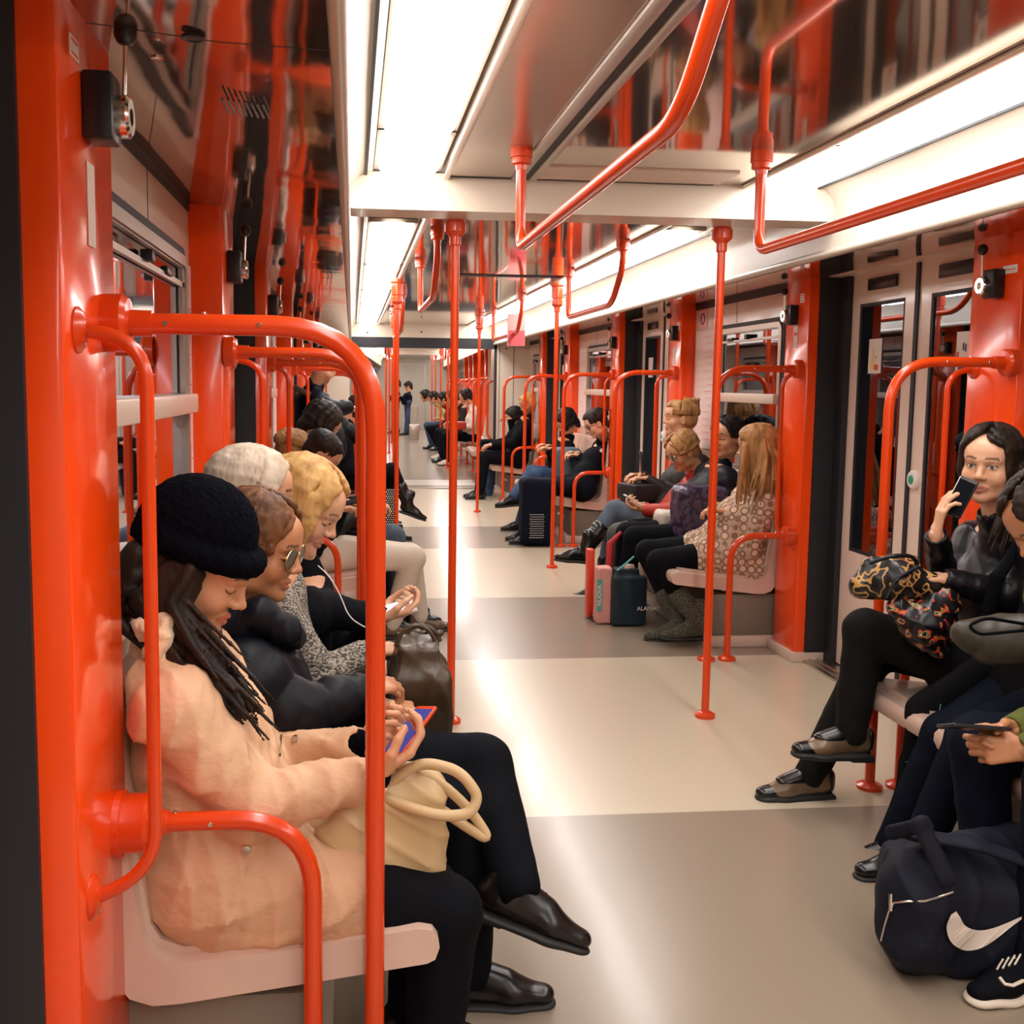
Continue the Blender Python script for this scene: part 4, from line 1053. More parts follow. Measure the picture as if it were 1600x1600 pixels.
lock(S, [g(.074, -.005, .02), g(.082, -.012, -.05), U(292, 995, 1.95), U(330, 1045, 1.91)], .013, 18, .010, 2, .007)
lock(S, [g(.076, -.02, .00), g(.083, -.035, -.07), U(283, 1010, 1.94), U(325, 1060, 1.90), U(368, 1108, 1.88)], .012, 26, .010, 3, .007)
lock(S, [g(.072, .005, .01), g(.082, -.005, -.055), U(310, 1000, 1.93), U(352, 1050, 1.90), U(384, 1092, 1.89)], .009, 18, .009, 5, .005)
lock(S, [g(.078, .012, .01), g(.080, .008, -.05), U(318, 985, 1.94), U(350, 1030, 1.91)], .006, 6, .006, 15, .003)
lock(S, [g(.05, -.08, -.03), g(.06, -.09, -.10), U(258, 985, 1.98)], .026, 8, .014, 6)
S.ell(g(0, .12, -.045), (.064, .085, .095), Rh, .008, 's')
build('hair', S, H_DARK, t, relax=0)
S = Shape(.005, .02); rs = np.random.RandomState(5)
for i in range(46):
    p = U(rs.uniform(215, 268), rs.uniform(965, 1075), rs.uniform(1.90, 2.04)); S.cap(p, p+rs.normal(size=3)*.014+V(0, 0, -.035), .017, .006, .010)
S.disp = wrinkle(.005, 120, 9); build('fur_hood_trim', S, C_FUR, t)
S = Shape(.005, .02); S.chain([g(.04, .07, -.115), g(.06, .02, -.120), g(.045, -.05, -.12)], [.026, .032, .034]); S.chain([g(.04, .07, -.115), g(-.04, .06, -.12)], [.026, .03]); build('neck_scarf', S, C_TAUPE, t)
coat_o = [o for o in t.children if o.name.startswith('coat')][0]
for px, py, y in ((410, 1050, 1.93), (462, 1155, 1.93), (385, 1325, 1.79)):
    p_, n_ = surf(coat_o, px, py)
    if p_ is not None: MB().disc(p_, n_, [(.0085, 0), (.0085, .003), (.006, .004)], 14).build('coat_button', STEEL, t)
Z_ = [surf(coat_o, *a)[0] for a in ((418, 1062), (432, 1090), (440, 1120), (440, 1150), (436, 1180))]; Z_ = [z for z in Z_ if z is not None]
if len(Z_) > 1: MB().tube(Z_, .0022, n=6).build('coat_zip', C_TAUPE, t)
for i in (0, 1):
    dv = nz(q['WR'][i]-q['EL'][i]); S = Shape(.005, .01); S.cap(q['WR'][i]-dv*.045, q['WR'][i]-dv*.002, .035, .033); build('knit_cuff', S, C_KNITH, t)
phone(U(640, 1143, 1.96), V(.50, .48, .50), V(-.62, -.20, .72), 'smartphone with a blue screen in an orange case, held by the person in the beanie', ORANGE, SCREEN, .86)

# --- brown hair, sunglasses, black puffer, crossed legs
hd = U(404, 856, 2.40)
t, q = person('person with brown hair, sunglasses and a black puffer jacket, sitting with legs crossed', (1, 0), (-.24, 2.40, .49), U(395, 990, 2.42), hd, V(1, -.30, -.26),
       [U(562, 1082, 2.32), U(590, 1100, 2.44)], [(.262, 2.24, .09), U(806, 1376, 2.16)], ('crop', H_AUBURN), ('puffer', C_PUFF), C_BLACK, ('oxford', SHOE_B), 'tan', False,
       knees=(U(728, 1262, 2.30), U(752, 1196, 2.36)), elbows=(U(455, 1120, 2.26), None), res=.007, hres=.0036, group=G1, footdir=(V(.95, -.1, 0), V(.92, -.22, -.30)), foot_up=((0, 0, 1), V(.30, .1, .95)),
       hands_pose=[dict(d=V(.8, .5, .1), n=V(0, .3, -.9), curl=(.5, .6, .7, .8)), dict(d=V(.8, -.5, .1), n=V(0, -.2, -.9), curl=(.5, .6, .7, .8))], lips=(.40, .13, .08), leg_r=1.05)
glasses(t, hd, q['Rh'], LENSG, GOLD, 1.02, .027, .024)
S = Shape(.006, .03); P0 = q['neck']
S.chain([U(378, 985, 2.31), U(405, 958, 2.29), U(445, 985, 2.31), U(460, 995, 2.42)], [.034, .034, .032, .030], .03); S.chain([U(378, 985, 2.31), U(350, 960, 2.45)], [.034, .04], .03)
S.disp = wrinkle(.006, 40, 3); build('puffer_collar', S, C_PUFF, t)

# --- white haired person behind
hd = U(396, 777, 2.72)
person('person with white hair and a grey flecked knit sweater, between sunglasses wearer and blond passenger', (1, 0), (-.25, 2.78, .49), U(428, 905, 2.74), hd, V(1, .05, -.15),
       [U(572, 1018, 2.66), U(590, 1040, 2.84)], [(.22, 2.7, .09), (.22, 2.88, .09)], ('crop', H_WHITE), ('sweater', C_GKNIT), C_BLACK, ('oxford', SHOE_B), 'light', False,
       elbows=(U(498, 1062, 2.60), None), res=.0075, hres=.0045, group=G1, torso_r=1.0, hands_pose=[dict(d=V(.9, .3, 0), n=V(0, .2, -.9), curl=(.4, .5, .5, .6)), dict(d=V(.9, -.3, 0), n=V(0, 0, -1))])
# --- blond person with earphones
hd = U(476, 792, 2.96)
t, q = person('blond person with white earphones looking down at a phone, last on the near left bench', (1, 0), (-.24, 3.13, .49), U(478, 912, 3.02), hd, V(1, -.30, -.62),
       [U(596, 966, 2.95), U(588, 958, 3.10)], [(.20, 3.02, .09), (.20, 3.18, .09)], ('bob', H_BLOND), ('plain', C_BLACK), C_BLACK, ('oxford', SHOE_B), 'pale', False,
       elbows=(U(508, 955, 2.94), None), res=.0075, hres=.004, group=G1, hs=1.06, hands_pose=[dict(d=V(.9, .2, .15), n=V(-.2, .3, .9), curl=(.6, .7, .7, .8)), dict(d=V(.9, -.2, .15), n=V(-.2, -.3, .9), curl=(.6, .7, .7, .8))], lips=(.55, .20, .13), brow=(.20, .10, .04))
MB().tube([U(497, 884, 2.90), U(515, 900, 2.86), U(532, 930, 2.86), U(545, 965, 2.84), U(578, 985, 2.86), U(603, 962, 2.93)], .0018, .03, n=6).build('earphone_cable', PAPER, t)
phone(U(611, 956, 3.02), V(.9, .1, .25), V(-.35, -.35, .8), 'smartphone with a pale blue screen, held by the blond person', PAPER, SCREENW)

# --- second left bench and beyond
def small(label, px, py, Y, pelx, look, top, legs, hairk, tone='light', F=(1, 0), hands=None, feet=None, knees=(None, None), neckd=(0, 0), res=.012, grp=G2, shoes=('oxford', None), neck=None, **kw):
    hd = U(px, py, Y); f = F[0]
    nk = V(*neck) if neck is not None else V(hd[0]*.45+pelx*.55-f*.02, Y+.02, hd[2]-.19)
    pel = V(pelx, Y+.03, .49)
    hands = hands or [V(pelx+f*.36, Y-.07*f, .66), V(pelx+f*.36, Y+.10*f, .66)]
    feet = feet or [V(pelx+f*.50, Y-.10*f, .09), V(pelx+f*.50, Y+.12*f, .09)]
    return person(label, F, pel, nk, hd, look, hands, feet, hairk, top, legs, (shoes[0], shoes[1] or SHOE_B)+tuple(shoes[2:]), tone, False, knees=knees, res=res, hres=kw.pop('hres', .006), group=grp, **kw)
small('person in white trousers and black top bent over a phone, second left bench', 502, 712, 5.62, -.22, V(1, -.1, -.9), ('plain', C_BLACK), C_WHITE, ('short', H_DARK),
      hands=[U(525, 797, 5.50), U(538, 785, 5.66)], knees=(U(645, 872, 5.6), U(640, 868, 5.8)), feet=[(.22, 5.68, .09), (.38, 5.85, .09)], neck=U(478, 757, 5.66), hres=.005, shoes=('oxford', SHOE_BR))
phone(U(541, 787, 5.56), V(.9, 0, .3), V(-.3, -.2, .9), 'black smartphone held by the person in white trousers', BLACKG)
small('person with a round mass of dark hair, leaning forward behind the person in white trousers', 503, 664, 6.15, -.22, V(1, .2, -.8), ('plain', C_CHAR), C_JEAN2, ('bob', H_DARK),
      hands=[V(.1, 6.05, .7), V(.1, 6.2, .7)], knees=(V(.24, 6.1, .5), V(.24, 6.3, .48)))
small('person with light brown hair sitting back against the left window, second left bench', 458, 708, 6.0-.1, -.32, V(.6, .7, -.3), ('plain', C_BROWNJ), C_BLACK, ('bun', H_DIRTY), 'light')
small('person in black with one leg crossed high, boot stretched into the aisle, third left bench', 575, 640, 9.45, -.18, V(1, 0, -.4), ('plain', C_BLACK), C_BLACK, ('bob', H_BLACK),
      knees=(U(612, 735, 9.35), U(604, 748, 9.5)), feet=[U(640, 788, 9.3), (.34, 9.3, .09)], footdir=(V(.93, 0, -.35), V(1, 0, 0)), shoes=('boot', SHOE_B))
small('person in a dark coat sitting beyond the crossed legs, third left bench', 560, 640, 10.2, -.2, V(1, -.2, -.5), ('coat', C_NAVY), C_NAVY, ('short', H_DARK))
# standing person with backpack
hd = U(508, 572, 7.75)
t, q = person('standing person in a black puffer jacket with a backpack, in the left doorway', (1, .3), (-.20, 7.85, .92), hd+V(-.10, .03, -.20), hd, V(.5, .85, -.6),
       [U(545, 636, 7.6), (.10, 7.9, .95)], [(-.22, 7.75, .09), (-.18, 8.0, .09)], ('crop', H_BLACK), ('puffer', C_PUFF), C_BLACK, ('oxford', SHOE_B), 'light', False,
       knees=((-.18, 7.78, .50), (-.14, 8.0, .50)), elbows=(U(515, 640, 7.55), None), res=.011, hres=.006, group='standing passengers')
bk = q['pel']; S = Shape(.012, .04); S.box(hd+V(-.33, .0, -.33), (.07, .10, .15), None, .05); S.cap(hd+V(-.27, .0, -.30), hd+V(-.25, 0, -.48), .10); S.disp = wrinkle(.004, 20, 2)
rt = empty('backpack', hd+V(-.33, 0, -.5), 'dark backpack on the back of the standing person in the left doorway', 'backpack'); build('pack', S, C_CHAR, rt)
S = Shape(.008, .01); S.chain([hd+V(-.22, -.13, -.15), hd+V(-.08, -.17, -.22), hd+V(-.10, -.17, -.40)], .022, flat=(V(0, 1, 0), .5)); build('shoulder_strap', S, C_TAUPE, rt)

# ================================================================ right benches (they face -x)
G3 = 'passengers seated on the near right bench'; G4 = 'passengers seated on the second right bench'; G5 = 'passengers seated on the far right benches'
hd = U(1546, 728, 3.08)
t, q = person('person with long dark hair in a black leather jacket holding a phone to the ear', (-1, 0), (2.04, 3.18, .49), U(1572, 835, 3.12), hd, V(-.80, -.72, -.06),
       [U(1463, 836, 3.03), U(1478, 905, 3.02)], [(1.56, 3.34, .09), U(1330, 1140, 3.20)], None, ('plain', C_LEATH), C_CHAR, ('oxford', SHOE_BR), 'pale', True,
       knees=(U(1372, 1010, 3.32), U(1352, 985, 3.20)), elbows=(U(1482, 940, 3.22), U(1590, 935, 2.98)), res=.007, hres=.0034, group=G3, wr_amp=.006, footdir=(V(-1, -.05, 0), V(-1, -.05, .06)),
       hands_pose=[dict(d=V(.12, -.03, 1), n=V(.92, -.25, 0), curl=(.3, .35, .4, .5), thumb=.6), dict(d=V(-.9, .2, .05), n=V(0, .2, -1), curl=(.5, .6, .6, .7))], lips=(.48, .16, .12), up=(.06, 0, 1), brow=(.05, .03, .02), torso_r=1.05, leg_r=1.02)
Rh = q['Rh']; g = lambda x, y, z: hd+Rh@V(x, y, z)
hair(t, 'bob', H_DARK, hd, Rh, 1.0, .004)
S = Shape(.0045, .012); lock(S, [g(-.080, -.01, .0), g(-.084, -.015, -.08), g(-.074, .02, -.16), g(-.06, .045, -.25)], .013, 16, .009, 21, .005); build('hair_length', S, H_DARK, t, relax=0)
phone(U(1501, 777, 3.0), V(.36, -.14, .92), V(-.86, -.46, .2), 'black smartphone with a white edge, held to the ear on the right', BLACKG, C_BLACK, .84)
pe = D.objects['black smartphone'] if 'black smartphone' in D.objects else None
ph = [o for o in D.objects if o.get('label', '').startswith('black smartphone with a white edge')][0]
c_ = U(1501, 777, 3.0); d_ = nz((.36, -.14, .92)); n_ = V(-.86, -.46, .2); n_ = nz(n_-np.dot(n_, d_)*d_); r_ = np.cross(d_, n_)*-1
r_ = r_ if np.dot(r_, CR) < 0 else -r_
MB().tube([c_+r_*.030+d_*-.055, c_+r_*.030+d_*.058], .0030, n=8).build('white_edge', PAPER, ph)
S = Shape(.006, .012); S.chain([q['neck']+V(.0, -.10, .02), U(1560, 900, 2.93), U(1545, 950, 2.95)], .022, flat=(V(.2, 1, 0), .35)); build('bag_strap', S, C_BLACK, t)

# --- plaid coat, patent shoe, mostly beyond the right edge
t, q = person('person in a dark plaid coat and navy trousers, only the legs in view, right edge', (-1, 0), (2.06, 2.82, .49), (2.12, 2.78, 1.00), (2.12, 2.74, 1.20), V(-1, 0, -.2),
       [U(1680, 1000, 2.8), (1.98, 2.66, .72)], [U(1395, 1318, 2.94), (1.62, 2.75, .09)], ('bob', H_DARK), ('coat', C_PLAID), C_NAVY, ('oxford', SHOE_B), 'light', False,
       knees=(U(1478, 1150, 2.86), U(1520, 1150, 2.70)), res=.008, hres=.005, group=G3)
S = Shape(.007, .03); S.chain([U(1545, 1050, 2.95), U(1445, 1110, 2.98), U(1428, 1200, 3.0), U(1402, 1265, 3.02)], [.07, .055, .045, .028], .03, flat=(V(0, 1, 0), .5)); S.chain([U(1480, 1110, 2.98), U(1452, 1265, 3.0)], [.05, .03], .02, flat=(V(0, 1, 0), .5))
S.disp = wrinkle(.004, 30, 3); build('coat_skirt', S, C_PLAID, t)
mb = MB()
for a, b in (((1430, 1130), (1500, 1100)), ((1415, 1190), (1462, 1200)), ((1405, 1232), (1455, 1245)), ((1470, 1100), (1437, 1262))): mb.tube([U(*a, 2.925), U(*b, 2.925)], .0012, n=5)
mb.build('plaid_line', TEAL, t).hide_render = False
# --- man in olive sleeves bent over his hands
hd = U(1638, 812, 2.42)
t, q = person('person in an olive green top and navy jeans, bent forward over both hands, right edge', (-1, 0), (2.00, 2.30, .49), U(1715, 925, 2.42), hd, V(-1, -.15, -.85),
       [U(1582, 1140, 2.30), U(1598, 1172, 2.22)], [(1.62, 2.42, .09), V(UZ(1618, 1548, 0)[0], UZ(1618, 1548, 0)[1], .095)], ('crop', H_DARK), ('plain', C_OLIVE), C_NAVY, ('sneaker', C_BLACK, SOLEW), 'tan', False,
       knees=(U(1530, 1160, 2.50), U(1655, 1225, 2.18)), elbows=(U(1730, 1085, 2.42), U(1740, 1120, 2.2)), res=.007, hres=.0034, group=G3,
       footdir=(V(-.95, .2, 0), V(-.98, -.22, 0)), hands_pose=[dict(d=V(-.9, -.1, -.15), n=V(.1, -.8, -.3), curl=(.6, .9, 1.0, 1.0), thumb=.7), dict(d=V(-.9, .2, -.05), n=V(.1, .8, -.2), curl=(.7, .9, 1.0, 1.1), thumb=.5)], leg_r=1.1)
phone(U(1522, 1137, 2.24), V(-1, 0, .10), V(0, .35, .95), 'smartphone seen edge on in the hands of the person in olive', BLACKG)
so = [o for o in t.children if o.name.startswith('shoe')][-1]
for P_ in ([(1562, 1528), (1570, 1538), (1582, 1540), (1598, 1532)], [(1550, 1512), (1560, 1500)], [(1558, 1516), (1568, 1500)], [(1567, 1514), (1577, 1497)], [(1576, 1510), (1586, 1494)], [(1585, 1508), (1595, 1492)], [(1552, 1500), (1566, 1514)], [(1562, 1498), (1576, 1510)]):
    Q_ = [surf(so, *a)[0] for a in P_]; Q_ = [z for z in Q_ if z is not None]
    if len(Q_) > 1: MB().tube(Q_, .0040 if len(P_) > 2 else .0022, n=6).build('side_stripe' if len(P_) > 2 else 'lace', SOLEW, so)
S = Shape(.0035, .006); an = q['AN'][1]; S.chain([an+V(-.02, -.052, -.055), an+V(-.05, -.050, -.045), an+V(-.10, -.046, -.050), an+V(-.12, -.044, -.040)], .0045); build('side_stripe', S, SOLEW, t) if False else None

# --- second right bench
hd = U(1182, 700, 5.48)
t, q = person('person with long dark blond hair and a ring-patterned coat, nearest on the second right bench', (-1, 0), (2.08, 5.62, .47), U(1180, 768, 5.52), hd, V(-.75, .65, -.1),
       [U(1140, 790, 5.80), U(1135, 800, 5.50)], [U(1060, 975, 5.55), U(1088, 972, 5.42)], ('long', H_DIRTY), ('coat', C_RING), C_BLACK, ('boot', C_BOOTK), 'light', False,
       knees=(U(1012, 862, 5.78), U(1030, 878, 5.55)), elbows=(None, U(1172, 858, 5.42)), res=.010, hres=.005, group=G4, torso_r=1.0,
       extra_top=lambda S, q: (S.chain([U(1192, 850, 5.54), U(1172, 895, 5.50), U(1140, 915, 5.46)], [.13, .11, .055], .04), [S.chain([q['HP'][i], q['HP'][i]*.76+q['KN'][i]*.24], [.135, .120], .04) for i in (0, 1)]), leg_r=1.0)
S = Shape(.005, .010); rs = np.random.RandomState(3)
for i in range(34):
    a = rs.uniform(-1, 1); lock(S, [hd+V(.02+.03*a, -.07-.02*abs(a), .04), hd+V(.04+.05*a, -.12, -.06), hd+V(.03+.07*a, -.15, -.17), hd+V(.03+.10*a, -.14, -.26-.08*rs.rand())], .012, 2, .010, i, .004)
for i in range(6): lock(S, [hd+V(-.07, -.03, .02), hd+V(-.09, -.07, -.10), hd+V(-.08-.01*i, -.11, -.25-.01*i)], .018, 2, .010, i+40)
build('hair_length', S, H_DIRTY, t, relax=0)
small('person with dark curly hair and a black puffer jacket behind the doorway pole', 1136, 684, 6.12, 2.10, V(-.85, -.5, -.1), ('puffer', C_PUFF), C_BLACK, ('crop', H_BLACK), F=(-1, 0), res=.011, grp=G4,
      hands=[U(1095, 770, 6.15), U(1105, 775, 6.0)], knees=(V(1.66, 6.2, .50), V(1.66, 6.02, .50)), feet=[(1.62, 6.2, .09), (1.60, 6.05, .09)])
hd = U(1066, 706, 6.45)
t, q = small('person with fair hair, glasses and a red jacket typing on a phone', 1066, 706, 6.45, 2.08, V(-1, -.25, -.55), ('plain', C_RED), C_GREY, ('crop', H_DIRTY), F=(-1, 0), res=.010, grp=G4, hres=.005,
      hands=[U(1008, 792, 6.5), U(1006, 797, 6.38)], knees=(U(968, 835, 6.52), U(985, 850, 6.30)), feet=[U(955, 938, 6.55), U(962, 945, 6.36)], elbows=(None, U(1062, 798, 6.25)), neck=U(1093, 752, 6.46), leg_r=1.1, lips=(.6, .2, .13),
      hands_pose=[dict(d=V(-.9, -.2, .1), n=V(.1, -.2, .9), curl=(.6, .7, .8, .8)), dict(d=V(-.9, .2, .1), n=V(.1, .2, .9), curl=(.6, .7, .8, .8))])
glasses(t, hd, q['Rh'], glass('clear_lens', (.9, .9, .9), 1.2), GOLD)
phone(U(991, 783, 6.42), V(-.8, 0, .5), V(.5, 0, .8), 'white smartphone held by the person in the red jacket', PAPER)
hd = U(1062, 655, 6.70)
t, q = small('person with a messy fair bun and dark brown jacket looking left, legs crossed', 1062, 655, 6.70, 2.08, V(-1, .05, .02), ('plain', C_BROWNJ), C_JEAN2, ('messbun', H_DIRTY), F=(-1, 0), res=.010, grp=G4, hres=.005,
      hands=[U(1003, 742, 6.9), U(1012, 748, 6.75)], knees=(U(958, 835, 6.85), U(962, 797, 6.80)), feet=[U(938, 916, 6.84), U(912, 857, 6.74)], footdir=(V(-1, 0, 0), V(-1, -.05, .08)), foot_up=((0, 0, 1), V(0, 0, 1)), shoes=('boot', SHOE_B), neck=U(1082, 712, 6.88))
phone(U(1002, 722, 6.85), V(-.1, 0, 1), V(.9, -.1, .1), 'dark smartphone held upright by the person with the bun', BLACKG)

# --- third right bench
hd = U(931, 662, 9.15)
t, q = small('person in a black sweatshirt with glasses and a dark bun, looking down, third right bench', 931, 662, 9.15, 2.05, V(-1, -.1, -.55), ('plain', C_BLACK), C_NAVY, ('bun', H_DARK), 'pale', F=(-1, 0), grp=G5, hres=.005,
      hands=[U(903, 708, 9.5), U(905, 712, 9.38)], neck=U(944, 692, 9.46), knees=(V(1.68, 9.5, .48), V(1.68, 9.3, .48)))
glasses(t, hd, q['Rh'], BLACKG, BLACKG)
MB().disc(U(940, 704, 9.22), (0, -1, .1), [(.018, 0), (.018, .004)], 16).build('round_badge', PAPER, t)
t, q = small('person in a dark coat and blue jeans with crossed legs, holding a phone', 884, 660, 10.1, 2.02, V(-1, -.2, -.8), ('coat', C_BLACK), C_JEAN, ('bob', H_BLACK), F=(-1, 0), grp=G5,
      hands=[U(858, 697, 10.0), U(862, 702, 9.88)], knees=(U(832, 738, 10.0), U(838, 742, 9.8)), feet=[U(803, 775, 9.8), (1.60, 9.9, .09)], footdir=(V(-.95, 0, -.1), V(-1, 0, 0)))
small('bearded person with short fair hair in a black jacket on the last right bench', 825, 632, 12.75, 2.05, V(-1, -.15, -.5), ('plain', C_BLACK), C_BLACK, ('short', H_BLOND), 'tan', F=(-1, 0), grp=G5, res=.014, beard=(.10, .05, .03))
small('person in a black hooded top, blue jeans and white sneakers, hand on face', 803, 652, 13.25, 2.02, V(-1, -.2, -.5), ('plain', C_BLACK), C_JEAN, ('bob', H_BLACK), F=(-1, 0), grp=G5, res=.013,
      knees=(U(762, 712, 13.2), U(768, 716, 13.1)), feet=[U(757, 771, 13.2), U(764, 774, 13.05)], hands=[U(797, 655, 13.1), U(806, 700, 13.05)], shoes=('sneaker', SHOE_W, SOLEW))
# ================================================================ bags
def strapped(S): return S
r = empty('handbag', U(610, 1370, 1.98), 'cream leather handbag with long looped handles on the lap of the beanie wearer', 'bag')
S = Shape(.005, .04)
S.box(U(602, 1290, 1.99), (.075, .05, .075), None, .035); S.cap(U(575, 1230, 1.97), U(650, 1240, 1.97), .05, .045); S.cap(U(560, 1330, 2.0), U(630, 1340, 1.98), .045, .04); S.cap(U(520, 1300, 1.93), U(560, 1345, 1.93), .035)
S.disp = wrinkle(.011, 17, 6); build('bag_body', S, CREAML, r)
MB().tube([U(608, 1225, 1.93), U(655, 1188, 1.92), U(720, 1205, 1.90), U(748, 1245, 1.89), U(735, 1272, 1.88), U(690, 1276, 1.88), U(640, 1262, 1.89), U(590, 1240, 1.92)], .0105, .05, n=14).build('handle', CREAML, r)
MB().tube([U(620, 1195, 1.97), U(680, 1215, 1.95), U(735, 1265, 1.94), U(768, 1316, 1.93), U(725, 1290, 1.93), U(670, 1250, 1.94), U(600, 1225, 1.95)], .0098, .05, n=14).build('handle', CREAML, r)
MB().tube([U(565, 1315, 1.90), U(558, 1330, 1.90), U(568, 1345, 1.90), U(580, 1330, 1.90), U(566, 1316, 1.90)], .002, n=8).build('ring', GOLD, r)

r = empty('handbag', U(655, 1148, 2.62), 'dark brown leather shopper bag standing on a lap behind the tall rail', 'bag')
S = Shape(.006, .03); c0 = U(655, 1100, 2.62)
S.box(U(657, 1090, 2.62), (.060, .085, .065), None, .014, .05); S.box(U(652, 1035, 2.62), (.046, .075, .05), None, .010, .05); S.cap(U(622, 990, 2.58), U(690, 988, 2.60), .010, .010, .05); S.ell(U(652, 985, 2.62), (.035, .06, .03), None, .02, 's'); S.disp = wrinkle(.010, 13, 3)
build('bag_body', S, BROWNL, r)
for y, o in ((2.56, 0), (2.68, 8)):
    MB().tube([U(618+o, 1010, y), U(630+o, 984, y), U(652+o, 975, y), U(672+o, 985, y), U(680+o, 1002, y)], .0055, .02, n=10).build('handle', BROWNL, r)

r = empty('handbag', U(1380, 930, 3.1), 'leopard print handbag on the lap of the person with the phone to the ear', 'bag')
S = Shape(.006, .03); S.cap(U(1348, 915, 3.1), U(1400, 905, 3.06), .045, .062); S.cap(U(1400, 905, 3.06), U(1450, 915, 3.04), .062, .045); S.cap(U(1360, 885, 3.1), U(1425, 880, 3.08), .03, .025); S.disp = wrinkle(.005, 25, 3); build('bag_body', S, LEOPARD, r)
MB().tube([U(1358, 880, 3.02), U(1395, 868, 3.0), U(1425, 868, 3.0), U(1436, 885, 3.0), U(1400, 905, 2.98), U(1385, 935, 2.98)], .006, .02, n=8).build('handle', C_LEATH, r)
r = empty('scarf', U(1440, 1030, 3.06), 'black floral print scarf hanging over the knees below the leopard bag', 'scarf')
S = Shape(.006, .03); S.chain([U(1470, 935, 3.03), U(1445, 975, 3.0), U(1465, 1015, 3.0)], [.055, .06, .03]); S.chain([U(1405, 950, 3.03), U(1440, 985, 3.0)], [.04, .05]); S.cap(U(1480, 950, 3.02), U(1487, 990, 3.02), .03, .025); S.disp = wrinkle(.008, 26, 8); build('scarf_cloth', S, FLORAL, r)
r = empty('handbag', U(1540, 1040, 2.7), 'taupe leather bag with thin black strap on the lap at the right edge', 'bag')
S = Shape(.007, .03); S.cap(U(1515, 1000, 2.68), U(1600, 990, 2.64), .036, .055, .05); S.cap(U(1545, 1022, 2.66), U(1610, 1015, 2.62), .028, .04, .05); S.cap(U(1500, 985, 2.68), U(1560, 972, 2.70), .02, .02, .05); S.disp = wrinkle(.004, 18, 3); build('bag_body', S, C_TAUPE, r)
MB().tube([U(1600, 975, 2.60), U(1540, 965, 2.58), U(1512, 978, 2.58), U(1530, 992, 2.57), U(1600, 985, 2.57)], .0045, .03, n=8).build('strap', C_BLACK, r)

# duffel with a white swoosh
r = empty('duffel_bag', (1.52, 2.5, 0), 'navy sports duffel bag with a large white swoosh on the floor at right', 'bag')
NAVYB = cloth('navy_sports_nylon', (.006, .008, .018), .7, .35, 60, .2)
S = Shape(.006, .05)
DB = UZ(1480, 1538, 0); dx, dy = float(DB[0])+.04, float(DB[1])+.055
S.box((dx+.07, dy+.05, .13), (.14, .07, .075), rotm((.28, 1, 0)), .06); S.cap((dx-.09, dy, .20), (dx+.20, dy+.09, .235), .085, .075, .05); S.cap((dx-.105, dy-.02, .10), (dx-.10, dy, .19), .075, .07); S.cap((dx-.05, dy+.02, .285), (dx+.22, dy+.10, .26), .04, .035)
S.plane((0, 0, .004), (0, 0, -1)); S.disp = wrinkle(.010, 13, 12); bag_o = build('bag_body', S, NAVYB, r)
NIKE = [(1482, 1432), (1478, 1450), (1484, 1470), (1500, 1481), (1522, 1482), (1548, 1470), (1578, 1450), (1604, 1430), (1578, 1440), (1548, 1450), (1525, 1452), (1506, 1446), (1500, 1432), (1492, 1424)]
mb = MB(); NV = []
KN_ = NIKE[:]
for it in range(2):
    A_ = KN_[:7] if it == 0 else A_; B_ = KN_[7:] if it == 0 else B_
def cr(P, n):
    P = [P[0]]+P+[P[-1]]; o = []
    for i in range(1, len(P)-2):
        for k in range(n):
            t_ = k/n; o.append(tuple(.5*(2*P[i][j]+(P[i+1][j]-P[i-1][j])*t_+(2*P[i-1][j]-5*P[i][j]+4*P[i+1][j]-P[i+2][j])*t_*t_+(3*P[i][j]-P[i-1][j]-3*P[i+1][j]+P[i+2][j])*t_**3) for j in (0, 1)))
    return o+[P[-2]]
LO_ = cr([(1484, 1428), (1477, 1447), (1483, 1470), (1500, 1482), (1522, 1483), (1550, 1470), (1606, 1426)], 4); HI_ = cr([(1606, 1425), (1578, 1439), (1550, 1449), (1527, 1452), (1508, 1445), (1499, 1433), (1492, 1423)], 4)
NIKE = LO_+HI_; NH = len(LO_)
for (x, y) in NIKE:
    p_, n_ = surf(bag_o, x, y, .004); NV.append(p_ if p_ is not None else U(x, y, dy-.05))
f0 = [mb.bm.verts.new(Vector(v)) for v in NV]
f1 = [mb.bm.verts.new(Vector(v-_ray(1530, 1450)*.004)) for v in NV]
NN = len(NV)
for i in range(NH-1):
    mb.bm.faces.new((f1[i], f1[i+1], f1[NN-2-i], f1[NN-1-i]))
for i in range(NN): j = (i+1) % NN; mb.bm.faces.new((f0[i], f0[j], f1[j], f1[i]))
mb.build('swoosh_emblem', SHOE_W, r, smooth=False)
Z_ = [surf(bag_o, *a)[0] for a in ((1488, 1394), (1465, 1402), (1445, 1408), (1420, 1408), (1398, 1410), (1390, 1425), (1384, 1445), (1378, 1470), (1374, 1495))]; Z_ = [z for z in Z_ if z is not None]
MB().tube(Z_, .0026, n=6).build('zip', STEEL, r)
MB().tube([surf(bag_o, 1394, 1396, .006)[0], surf(bag_o, 1394, 1422, .006)[0]], .0045, n=6).build('zip_pull', CHROME, r)
S = Shape(.006, .02); S.chain([U(1395, 1300, dy), U(1440, 1290, dy-.06), U(1480, 1375, dy-.10)], .022, flat=(V(0, 1, 0), .4)); S.chain([U(1430, 1305, dy), U(1520, 1318, dy-.05), U(1600, 1345, dy-.08)], .03, flat=(V(0, 0, 1), .4)); build('strap', S, NAVYB, r)

